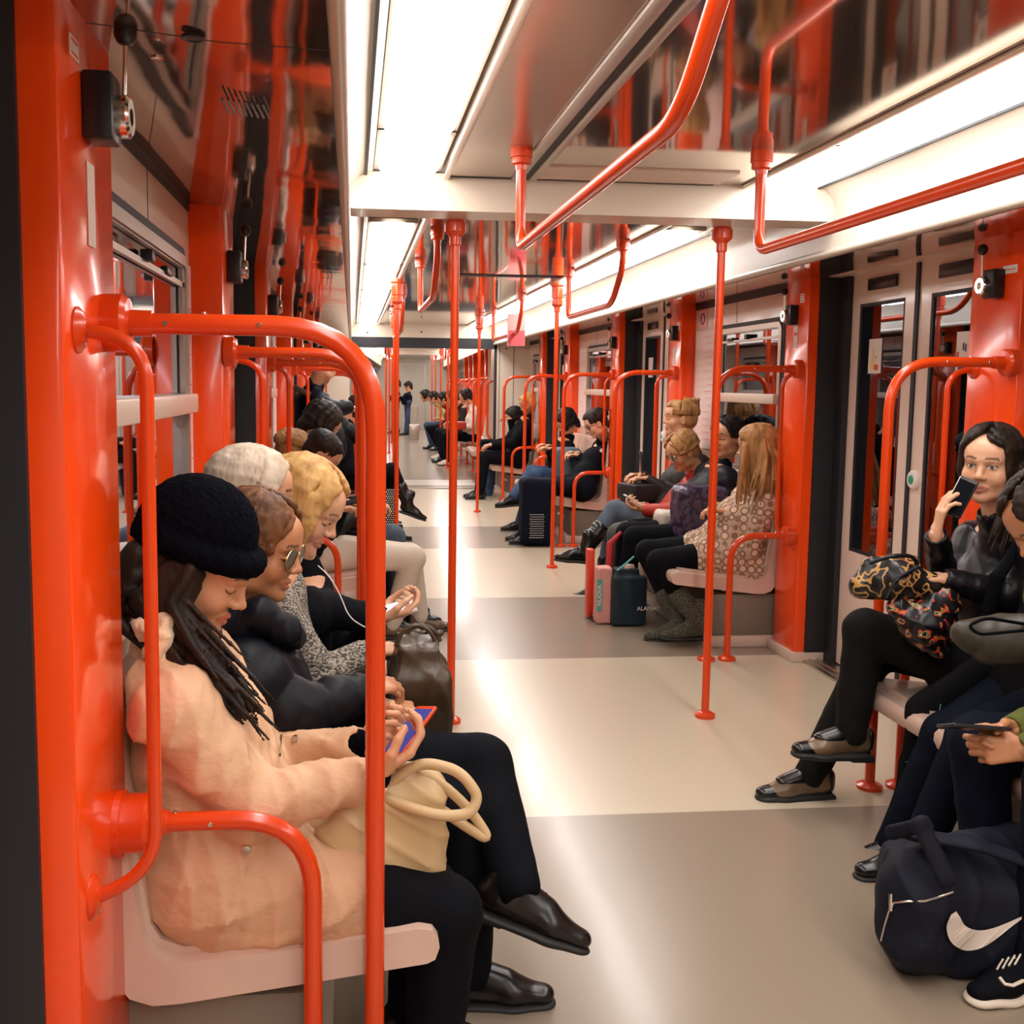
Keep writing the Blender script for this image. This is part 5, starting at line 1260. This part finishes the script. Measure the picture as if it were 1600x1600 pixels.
def text(s, loc, R3, size, m, parent, name='lettering', ext=.0008):
    c = D.curves.new(name, 'FONT'); c.body = s; c.size = size; c.extrude = ext; c.align_x = 'CENTER'; c.align_y = 'CENTER'; c.offset = size*.02
    o = D.objects.new(name, c); c.materials.append(m)
    COL.objects.link(o); bpy.context.view_layer.update()
    me = D.meshes.new_from_object(o.evaluated_get(bpy.context.evaluated_depsgraph_get())); D.objects.remove(o)
    mt = R3.to_4x4(); mt.translation = Vector(loc)-base_of(parent); me.transform(mt); o = D.objects.new(name, me); COL.objects.link(o); o.parent = parent; return o
R_SOUTH = Matrix(((1, 0, 0), (0, 0, -1), (0, 1, 0)))   # faces the viewer end (-y)
def facing_x(side):  # lettering on a side wall, facing the aisle
    return Matrix(((0, 0, -side), (side*-1*-1*-1, 0, 0), (0, 1, 0))) if side > 0 else Matrix(((0, 0, 1), (1, 0, 0), (0, 1, 0)))
# shopping bags
r = empty('shopping_bag', (1.60, 5.93, 0), 'dark navy shopping bag with white lettering and turquoise handle on the floor', 'bag', 'shopping bags on the floor')
S = Shape(.008, .02); S.box((1.60, 5.93, .15), (.085, .05, .13), None, .015); S.box((1.585, 5.93, .30), (.06, .035, .03), None, .01); S.disp = wrinkle(.004, 16, 2); S.plane((0, 0, .003), (0, 0, -1)); build('bag_body', S, cloth('petrol_paper_bag', (.016, .03, .042), .45, .2, 15), r)
text('ALAPSAY', U(1013, 951, 5.845), R_SOUTH, .033, PAPER, r)
MB().tube([(1.52, 5.88, .33), (1.57, 5.88, .37), (1.62, 5.89, .41)], .006, n=8).build('handle', TEAL, r)
MB().box((1.57, 5.90, .30), (1.63, 5.94, .36), .01).box((1.655, 5.9, .29), (1.685, 5.93, .37), .006).build('paper_inside', WALLP, r)
r = empty('shopping_bag', (1.46, 5.99, 0), 'pink paper bag with a teal band printed NUOVA, beside the navy shopping bag', 'bag', 'shopping bags on the floor')
S = Shape(.008, .015); S.box((1.465, 5.99, .17), (.034, .04, .155), None, .012); S.disp = wrinkle(.003, 18, 4); S.plane((0, 0, .003), (0, 0, -1)); build('bag_body', S, cloth('pink_paper_bag', (.78, .36, .30), .5, .2, 15), r)
MB().box((1.418, 5.932, .08), (1.447, 5.940, .27)).build('teal_band', TEAL, r)
text('NUOVA', (1.432, 5.930, .175), R_SOUTH @ Matrix.Rotation(PI/2, 3, 'Z'), .034, PAPER, r)
r = empty('shopping_bag', (1.42, 6.12, 0), 'narrow bright red bag standing behind the pink paper bag', 'bag', 'shopping bags on the floor')
MB().box((1.395, 6.08, .01), (1.435, 6.16, .42), .006).build('bag_body', mat('red_bag', (.75, .05, .015), .4), r)
r = empty('umbrella', (1.55, 6.16, .0), 'folded red striped umbrella leaning between the seated knees', 'umbrella')
mb = MB(); mb.tube([(1.53, 6.12, .05), (1.535, 6.12, .45), (1.60, 6.12, .52)], [.016, .024, .010], n=12); mb.build('folded_canopy', mat('red_fabric', (.45, .02, .02), .6), r)
# bags on laps
r = empty('handbag', U(1010, 775, 6.8), 'black boxy bag on the lap of the person with the bun', 'bag')
mb = MB(); mb.box(U(1010, 768, 6.78)-V(.16, .12, .055), U(1010, 768, 6.78)+V(.16, .12, .055), .015, Matrix.Rotation(.25, 3, 'Z')); mb.build('bag_body', cloth('black_box_bag', (.02, .02, .022), .4), r)
r = empty('backpack', U(1088, 845, 6.1), 'dark purple patterned backpack on a lap behind the doorway pole', 'backpack')
S = Shape(.009, .03); S.box(U(1092, 800, 5.95), (.10, .07, .11), None, .05); S.disp = wrinkle(.006, 20, 5); build('pack', S, spots('purple_geometric', (.018, .008, .03), (.06, .04, .08), 30), r)
r = empty('handbag', U(1040, 835, 6.3), 'white cloth bag on the lap of the person in the red jacket', 'bag')
S = Shape(.009, .03); S.box(U(1050, 812, 6.22), (.07, .06, .03), None, .03); S.disp = wrinkle(.007, 25, 5); build('bag_body', S, cloth('white_bag_cloth', (.7, .62, .52)), r)
r = empty('handbag', U(1000, 830, 6.4), 'small black pouch under the hands of the person in the red jacket', 'bag')
S = Shape(.009, .02); S.box(U(1003, 822, 6.38), (.06, .05, .02), None, .02); build('bag_body', S, C_BLACK, r)
r = empty('backpack', U(880, 748, 9.7), 'grey blue backpack held upright on a lap, third right bench', 'backpack')
S = Shape(.011, .03); S.box(U(886, 725, 9.6), (.075, .06, .12), None, .035); S.cap(U(886, 712, 9.5), U(886, 738, 9.5), .05); build('pack', S, cloth('blue_grey_nylon', (.09, .125, .16), .6), r)
r = empty('rucksack', (1.57, 8.98, 0), 'tall black bag with a dotted mesh pocket standing on the floor by a pole', 'bag')
S = Shape(.012, .04); S.box((1.60, 9.0, .30), (.10, .08, .24), None, .05); S.plane((0, 0, .004), (0, 0, -1)); S.disp = wrinkle(.006, 14, 5); build('pack', S, C_NAVY, r)
mb = MB(); rs = np.random.RandomState(1)
for i in range(9):
    for j in range(11): mb.box((1.515+i*.014+(j % 2)*.007, 8.862, .08+j*.02), (1.520+i*.014+(j % 2)*.007, 8.868, .086+j*.02))
mb.build('mesh_dots', PAPER, r, smooth=False)['kind'] = 'stuff'
r = empty('tote_bag', (.20, 8.9, 0), 'black and white polka dot bag beside the left doorway pole', 'bag')
S = Shape(.012, .03); S.box(V(U(606, 795, 8.9)[0], 8.9, .22), (.06, .05, .19), None, .02); build('bag_body', S, C_BLACK, r)
mb = MB(); c_ = U(609, 793, 8.82)
for i in range(7):
    for j in range(18): mb.box(tuple(c_+V(-.05+i*.018+(j % 2)*.009, -.006, -.16+j*.018)), tuple(c_+V(-.042+i*.018+(j % 2)*.009, .0, -.152+j*.018)))
mb.build('white_dots', PAPER, r, smooth=False)['kind'] = 'stuff'
r = empty('handbag', U(765, 697, 13.2), 'black bag on the seat before the gangway at right', 'bag')
S = Shape(.014, .03); S.box(U(768, 695, 13.3), (.11, .08, .04), None, .03); build('bag_body', S, C_BLACK, r)

# ================================================================ notices, stickers and small fittings
def thing_box(name, lo, hi, m, label, cat, group=None, bev=0):
    c = ((lo[0]+hi[0])/2, (lo[1]+hi[1])/2, lo[2]); t = empty(name, c, label, cat, group); return t, MB().box(lo, hi, bev).build('sheet', m, t)
def wallbox(side, d0, d1, y0, y1, z0, z1): a, b = sx(side, d0), sx(side, d1); return (min(a, b), y0, z0), (max(a, b), y1, z1)
def map_poster(side, y0, y1, z0, z1, label, seed, lined=True):
    lo, hi = wallbox(side, .001, .006, y0, y1, z0, z1); t, o = thing_box('route_map', lo, hi, MAPM, label, 'poster', 'posters beside the windows')
    if lined:
        rnd = random.Random(seed); mb = MB(); mb2 = MB()
        for i in range(16):
            z = z1-.04-i*(z1-z0-.06)/16; a = y0+.02+rnd.random()*.05; w = (y1-y0)*rnd.uniform(.15, .45)
            bx(mb, side, .006, .0066, a, a+w, z-.003, z); bx(mb2, side, .006, .0064, y0+.02, y1-.03*rnd.random()-.01, z-.014, z-.0125)
        mb.build('red_lines', REDP, t, smooth=False); mb2.build('fine_print', ALU, t, smooth=False)
    return t
map_poster(-1, 3.27, 3.375, .95, 1.74, 'pale route map with red lines beside the nearest left window', 1)
map_poster(1, 6.68, 7.06, .98, 1.76, 'white city map poster beside the window, second right bench', 2)
map_poster(-1, 6.68, 7.06, .98, 1.76, 'pale map poster at the far end of the second left bench', 3)
map_poster(1, 10.46, 10.8, .98, 1.76, 'red and white map poster at the far end of the third right bench', 4)
lo, hi = wallbox(1, .001, .006, 5.37, 5.52, 1.34, 1.76); t, o = thing_box('advert_poster', lo, hi, TEAL, 'teal and pink advert poster beside the orange pillar, right window', 'poster', 'posters beside the windows')
mb = MB(); bx(mb, 1, .006, .007, 5.37, 5.52, 1.66, 1.76); mb.build('white_band', PAPER, t); mb = MB(); bx(mb, 1, .006, .007, 5.37, 5.48, 1.34, 1.46); mb.build('pink_patch', PINKP, t)
lo, hi = wallbox(1, .001, .006, 5.37, 5.53, .93, 1.325); t, o = thing_box('advert_poster', lo, hi, NAVY, 'navy poster with white header and printed lines below the teal advert', 'poster', 'posters beside the windows')
mb = MB(); bx(mb, 1, .006, .007, 5.37, 5.53, 1.21, 1.325); mb.build('white_header', PAPER, t)
mb = MB()
for i in range(4):
    for j in range(4): bx(mb, 1, .006, .007, 5.40+i*.028, 5.42+i*.028, 1.02+j*.04, 1.045+j*.04)
mb.build('printed_lines', PAPER, t, smooth=False)
def sticker(side, y, z, w, h, label, m=None, d=.1035, lines_=0, cat='sticker'):
    lo, hi = wallbox(side, d, d+.0012, y-w/2, y+w/2, z-h/2, z+h/2); t, o = thing_box('sticker', lo, hi, m or PAPER, label, cat, 'stickers on the orange pillars')
    if lines_:
        for k in range(lines_):
            zz = z+h*.3-k*h*.6/max(1, lines_-1) if lines_ > 1 else z
            mb = MB(); bx(mb, side, d+.0012, d+.0018, y-w*.35, y+w*.35, zz-h*.05, zz+h*.05); mb.build('printed_line', REDP, t)
    return t
sticker(-1, 1.62, 1.862, .05, .030, 'small pink and black sticker high on the nearest left pillar', lines_=2)
sticker(-1, 1.70, 1.655, .045, .125, 'vertical strip of white tape on the nearest left pillar')
sticker(1, 3.45, 1.80, .08, .028, 'small white label above the release handle, right pillar by the phone caller', lines_=1)
sticker(1, 5.14, 1.835, .045, .045, 'square white sticker near the top of the pillar by the ring-patterned coat', lines_=3)
sticker(1, 5.20, 1.66, .05, .14, 'white metal label plate below the release handle, pillar by the ring-patterned coat', lines_=1)
sticker(1, 7.24, 1.60, .05, .12, 'narrow white vertical sticker on the pillar behind the messy bun', lines_=0)
sticker(1, 7.16, 1.80, .06, .06, 'white square sticker high on the third right pillar', lines_=1)
sticker(-1, 3.60, 1.80, .05, .05, 'small white sticker on the second left pillar')
t = empty('metro_symbol', (2.338, 6.95, 1.83), 'small round letter sign above the city map, right wall', 'sign'); lo, hi = wallbox(1, .001, .004, 6.86, 7.02, 1.78, 1.90); MB().box(lo, hi).build('plate', PINKP, t)
P_ = [(sx(1, .006), 6.94+.035*math.cos(a), 1.84+.035*math.sin(a)) for a in [k*PI/10 for k in range(21)]]; MB().tube(P_, .004, n=6).build('ring', NAVY, t)
# hanging leaflet and its string
t = empty('hanging_leaflet', U(806, 540, 9.3), 'pink and white leaflet hanging from the ceiling on a string', 'leaflet'); a, b = U(793, 490, 9.3), U(820, 541, 9.3)
MB().box((a[0], 9.3, b[2]), (b[0], 9.303, a[2])).build('sheet', PINKP, t); a2, b2 = U(795, 516, 9.29), U(820, 540, 9.29); MB().box((a2[0], 9.296, b2[2]), (b2[0], 9.299, a2[2])).build('red_print', mat('leaflet_red', (.75, .10, .12), .5), t)
MB().tube([(float((a[0]+b[0])/2), 9.3, a[2]), (float((a[0]+b[0])/2), 9.3, CEIL)], .004, n=6).build('string', ORANGE, t)
# soffit details above the nearest left window
t = empty('air_vent', U(378, 165, 1.94), 'row of dark slanted ventilation slots in the glossy panel, top left', 'vent')
for i in range(8):
    p = UZ(347+i*9, 154+i*1.2, 1.897); e = UZ(358+i*9, 177+i*1.2, 1.897); MB().tube([tuple(p), tuple(e)], .0022, n=6).build('slot', BLACKG, t)
t = empty('panel_catch', UZ(300, 57, 1.9), 'round black recessed catch in the glossy panel, top left', 'catch')
mb = MB(); mb.disc(UZ(302, 57, 1.906), (0, 0, -1), [(.018, 0), (.018, .004), (.014, .005), (.010, .003)]); mb.build('rim', BLACKG, t)
t = empty('panel_lock', UZ(245, 88, 1.9), 'small chrome lock in the glossy panel, top left', 'lock')
mb = MB(); mb.disc(UZ(245, 88, 1.905), (0, 0, -1), [(.010, 0), (.010, .004), (.006, .005)]); mb.build('barrel', CHROME, t)
mb = MB(); mb.sheet([(XL, 1.9345), (-.20, 1.9045), (-.035, 1.8995)], 1.704, 1.7065, .0012); mb.build('trim_14', BLK, None, kind='structure')
# figures on the two nearest door stickers
for o in [o for o in D.objects if o.name.startswith('warning_sticker')]:
    p = o.parent; dr = p.parent
    if dr and abs(dr['_b'][1]-3.68) < .01 and dr['_b'][0] > 0:
        y0_, y1_ = min(v.co.y for v in o.data.vertices)+dr['_b'][1], max(v.co.y for v in o.data.vertices)+dr['_b'][1]
        ym_ = (y0_+y1_)/2
        if ym_ > 4.5:
            mb = MB(); mb.prism([(ym_+.035, 1.48), (ym_-.0, 1.48), (ym_+.012, 1.60)], 2.4235, 2.4245, 'x'); mb.build('yellow_figure', YEL, o, smooth=False)
            mb = MB(); mb.box((2.4230, ym_-.035, 1.475), (2.4245, ym_+.0, 1.50)).box((2.4230, ym_-.02, 1.53), (2.4245, ym_-.01, 1.54)); mb.build('red_figure', REDP, o, smooth=False)
        else:
            mb = MB(); mb.box((2.4230, ym_-.012, 1.54), (2.4245, ym_-.002, 1.57)).box((2.4230, ym_+.004, 1.545), (2.4245, ym_+.014, 1.575)); mb.build('black_figure', BLK, o, smooth=False)
            mb = MB(); mb.box((2.4230, ym_-.04, 1.465), (2.4245, ym_+.04, 1.49)); mb.build('navy_figure', NAVY, o, smooth=False)
            mb = MB(); mb.box((2.4230, ym_-.055, 1.50), (2.4245, ym_-.04, 1.54)).box((2.4230, ym_+.04, 1.50), (2.4245, ym_+.055, 1.54)); mb.build('orange_figure', ORANGE, o, smooth=False)
t = empty('gangway_grab_rail', (1.93, 14.5, 1.0), 'vertical orange grab rail on the gangway side panel', 'rail')
MB().tube([(1.93, 14.5, 1.43), (1.86, 14.5, 1.43), (1.86, 14.5, .68), (1.93, 14.5, .62)], .016, .06).build('rail_tube', ORANGE, t)
# ================================================================ second car, standing at a slight angle on the curve
ang = -math.radians(2.9); P0 = Vector((.92, 14.4, 0))
XF[0] = Matrix.Translation(P0) @ Matrix.Rotation(ang, 4, 'Z') @ Matrix.Translation(-P0)
Y0, Y1 = 15.05, 33.0
FL2 = D.materials['vinyl_floor']
mb = MB(); mb.box((XL-.12, Y0, -.08), (XR+.12, Y1, 0)); mb.build('floor', FL2, None, smooth=False, kind='structure')
for side in (-1, 1):
    line = [(sx(side, 0), 1.935), (sx(side, .465), SOFF)]
    mb = MB(); mb.sheet(line if side < 0 else line[::-1], Y0, Y1, .006); mb.build('ceiling_soffit', SOFFM, None, kind='structure')
    c = [(sx(side, d), z) for d, z in [(.478, SOFF), (.478, 2.06), (.53, 2.15), (.58, 2.19), (.83, 2.19), (.858, 2.15)]]
    mb = MB(); mb.sheet(c if side < 0 else c[::-1], Y0, Y1, .004); mb.build('ceiling_cove', COVEP, None, kind='structure')
    mb = MB(); bx(mb, side, -.04, 0, Y0, Y1, 0, .88); bx(mb, side, -.04, 0, Y0, Y1, 1.76, 1.95); mb.build('wall_'+SIDE[side], WALLP, None, kind='structure')
    mb = MB(); bx(mb, side, -.045, -.041, Y0, Y1, .88, 1.76); mb.build('window_strip', GLASS, None, kind='structure')
    for i, (a, b) in enumerate([(15.05, 15.3), (16.6, 16.9), (18.2, 18.5), (20.2, 20.5), (21.8, 22.1), (23.9, 24.2), (25.5, 25.8), (27.6, 27.9)]):
        mb = MB(); bx(mb, side, -.06, .103, a, b, 0, SOFF+.035, .012); mb.build('trim_15', ORANGE_P, None, kind='structure')
        if side > 0 or i > 4:
            tall_loop(side, (a+b)/2, 'tall orange seat-end rail of the far car, %s side, %s along' % (SIDE[side], ORD[i]), 'seat-end rails in the far car', detail=False)
    for i, (a, b) in enumerate([(15.3, 16.6), (18.5, 20.2), (22.1, 23.9), (25.8, 27.6)]):
        bench(side, a+.02, b-.02, 'pale bench seat in the far car, %s side, %s along' % (SIDE[side], ORD[i]), 'bench seats in the far car', 3)
    for i, (a, b) in enumerate([(16.9, 18.2), (20.5, 21.8), (24.2, 25.5)]):
        mb = MB(); bx(mb, side, -.035, .0, a+.05, b-.05, .02, 1.9); mb.build('door_%d' % (20+i+5*(side > 0)), FRAMEM, None, kind='structure')
    for i in range(5):
        a = 15.4+i*3.4; lamp(sx(side, .70), a, a+3.2, 'glowing ceiling light in the far car, %s row, %s along' % (SIDE[side], ORD[i]), 'ceiling lights in the far car')
mb = MB(); mb.box((sx(-1, .858), Y0, CEIL), (sx(1, .858), Y1, CEIL+.02)); mb.build('ceiling', CEILM, None, smooth=False, kind='structure')
mb = MB(); mb.box((XL-.13, Y0, 2.2), (XR+.13, Y1, 2.23)); mb.build('ceiling_roof', DARKM, None, smooth=False, kind='structure')
for y in (15.05, 19.35, 23.8):
    mb = MB(); mb.box((sx(-1, .475), y, 2.03), (sx(1, .475), y+.15, 2.165)); mb.build('ceiling_beam', WHITEP, None, kind='structure')
mb = MB(); mb.box((XL-.05, Y1, 0), (XR+.05, Y1+.06, 2.2)); mb.build('wall_end', COVEP, None, kind='structure')
mb = MB(); mb.box((.5, Y1-.02, 0), (.53, Y1, 2.0)); mb.box((1.3, Y1-.02, 0), (1.33, Y1, 2.0)); mb.box((.5, Y1-.02, 1.97), (1.33, Y1, 2.0)); mb.build('trim_16', ALU, None, kind='structure')
mb = MB(); mb.box((XL-.05, Y0-.02, 0), (-.03, Y0+.04, 2.2)); mb.box((1.90, Y0-.02, 0), (XR+.05, Y0+.04, 2.2)); mb.box((-.03, Y0-.02, 1.98), (1.9, Y0+.04, 2.2)); mb.build('wall_end', WHITEP, None, kind='structure')
for i, (x, y) in enumerate([(.40, 17.5), (1.42, 17.5), (.40, 21.1), (1.42, 21.1), (.40, 24.8), (1.42, 24.8), (.4, 28.4), (1.42, 28.4)]):
    pole(x, y, 'orange pole in the far car, %s, %s doorway' % ('left' if x < 1 else 'right', ORD[i//2]), 'poles in the far car')
for i, (x, a, b) in enumerate([(.42, 15.6, 17.0), (1.42, 15.6, 17.0), (.42, 18.5, 20), (1.42, 18.5, 20)]):
    ceil_rail(x, a, b, 'hanging ceiling rail in the far car, %s, %s pair' % ('left' if x < 1 else 'right', ORD[i//2]), 'ceiling rails in the far car')
XF[0] = Matrix.Identity(4)
G6 = 'passengers in the far car'
def far(label, px, py, Y, pelx, top, legs, hairm_, tone='light', standing=False, shoes=('oxford', None), look=V(-1, -.2, -.4), F=(-1, 0)):
    hd = U(px, py, Y); f = F[0]
    if standing:
        person(label, F, (hd[0], Y, .92), hd-V(0, 0, .19), hd, look, [V(hd[0]+.2*f, Y-.15, 1.05), V(hd[0]+.1*f, Y+.2, .9)], [V(hd[0]-.05, Y-.08, .09), V(hd[0]+.05, Y+.1, .09)], ('bob', hairm_), top, legs, (shoes[0], shoes[1] or SHOE_B), tone, False,
               knees=(V(hd[0], Y-.08, .5), V(hd[0], Y+.1, .5)), res=.02, hres=.009, group=G6)
    else: small(label, px, py, Y, pelx, look, top, legs, ('bob', hairm_), tone, F, res=.018, grp=G6, hres=.009, shoes=shoes)
far('person in a lilac grey top leaning forward, first in the far car', 727, 620, 18.0, 2.15, ('plain', C_CLIGHT), C_BLACK, H_BLACK, shoes=('sneaker', SHOE_W))
far('person with dark hair in a dark red top, second in the far car', 706, 621, 18.7, 2.1, ('plain', C_BROWNJ), C_NAVY, H_BLACK)
far('person in a deep red jacket, third in the far car', 692, 624, 19.5, 2.15, ('plain', C_DRED), C_NAVY, H_DARK, shoes=('sneaker', SHOE_W))
far('person in a pale yellow green top and jeans, fourth in the far car', 664, 619, 22.6, 2.2, ('plain', C_YELG), C_JEAN, H_BLACK)
far('person in dark red behind the yellow green top, fifth in the far car', 676, 622, 22.0, 2.3, ('plain', C_DRED), C_BLACK, H_DARK)
far('tall standing person with long dark hair and black coat in the far car', 619, 600, 29.5, 0, ('coat', C_BLACK), C_BLACK, H_DARK, standing=True)
far('standing person in dark clothes beside the aisle in the far car', 637, 604, 28.5, 0, ('plain', C_NAVY), C_JEAN, H_DARK, standing=True)
r = empty('suitcase', UZ(648, 690, 0), 'small grey suitcase on the floor of the far car', 'suitcase'); p = UZ(647, 690, 0)
MB().box((p[0]-.12, p[1]-.1, .03), (p[0]+.12, p[1]+.1, .42), .03).build('case', ALU, r); MB().tube([(p[0]-.08, p[1], .4), (p[0]-.08, p[1], .85), (p[0]+.08, p[1], .85), (p[0]+.08, p[1], .4)], .01, .02).build('handle', STEEL, r)
r = empty('handbag', U(715, 668, 17.6), 'bright red bag on a lap in the far car', 'bag'); S = Shape(.015, .03); S.box(U(712, 665, 17.6), (.14, .1, .04), None, .03); build('bag_body', S, C_RED, r)
r = empty('wall_sign', U(584, 584, 20), 'small blue sign on the far car wall, left', 'sign'); a, b = U(580, 575, 20), U(588, 593, 20); MB().box((a[0], 20, b[2]), (b[0], 20.01, a[2]), .004).build('plate', NAVY, r)
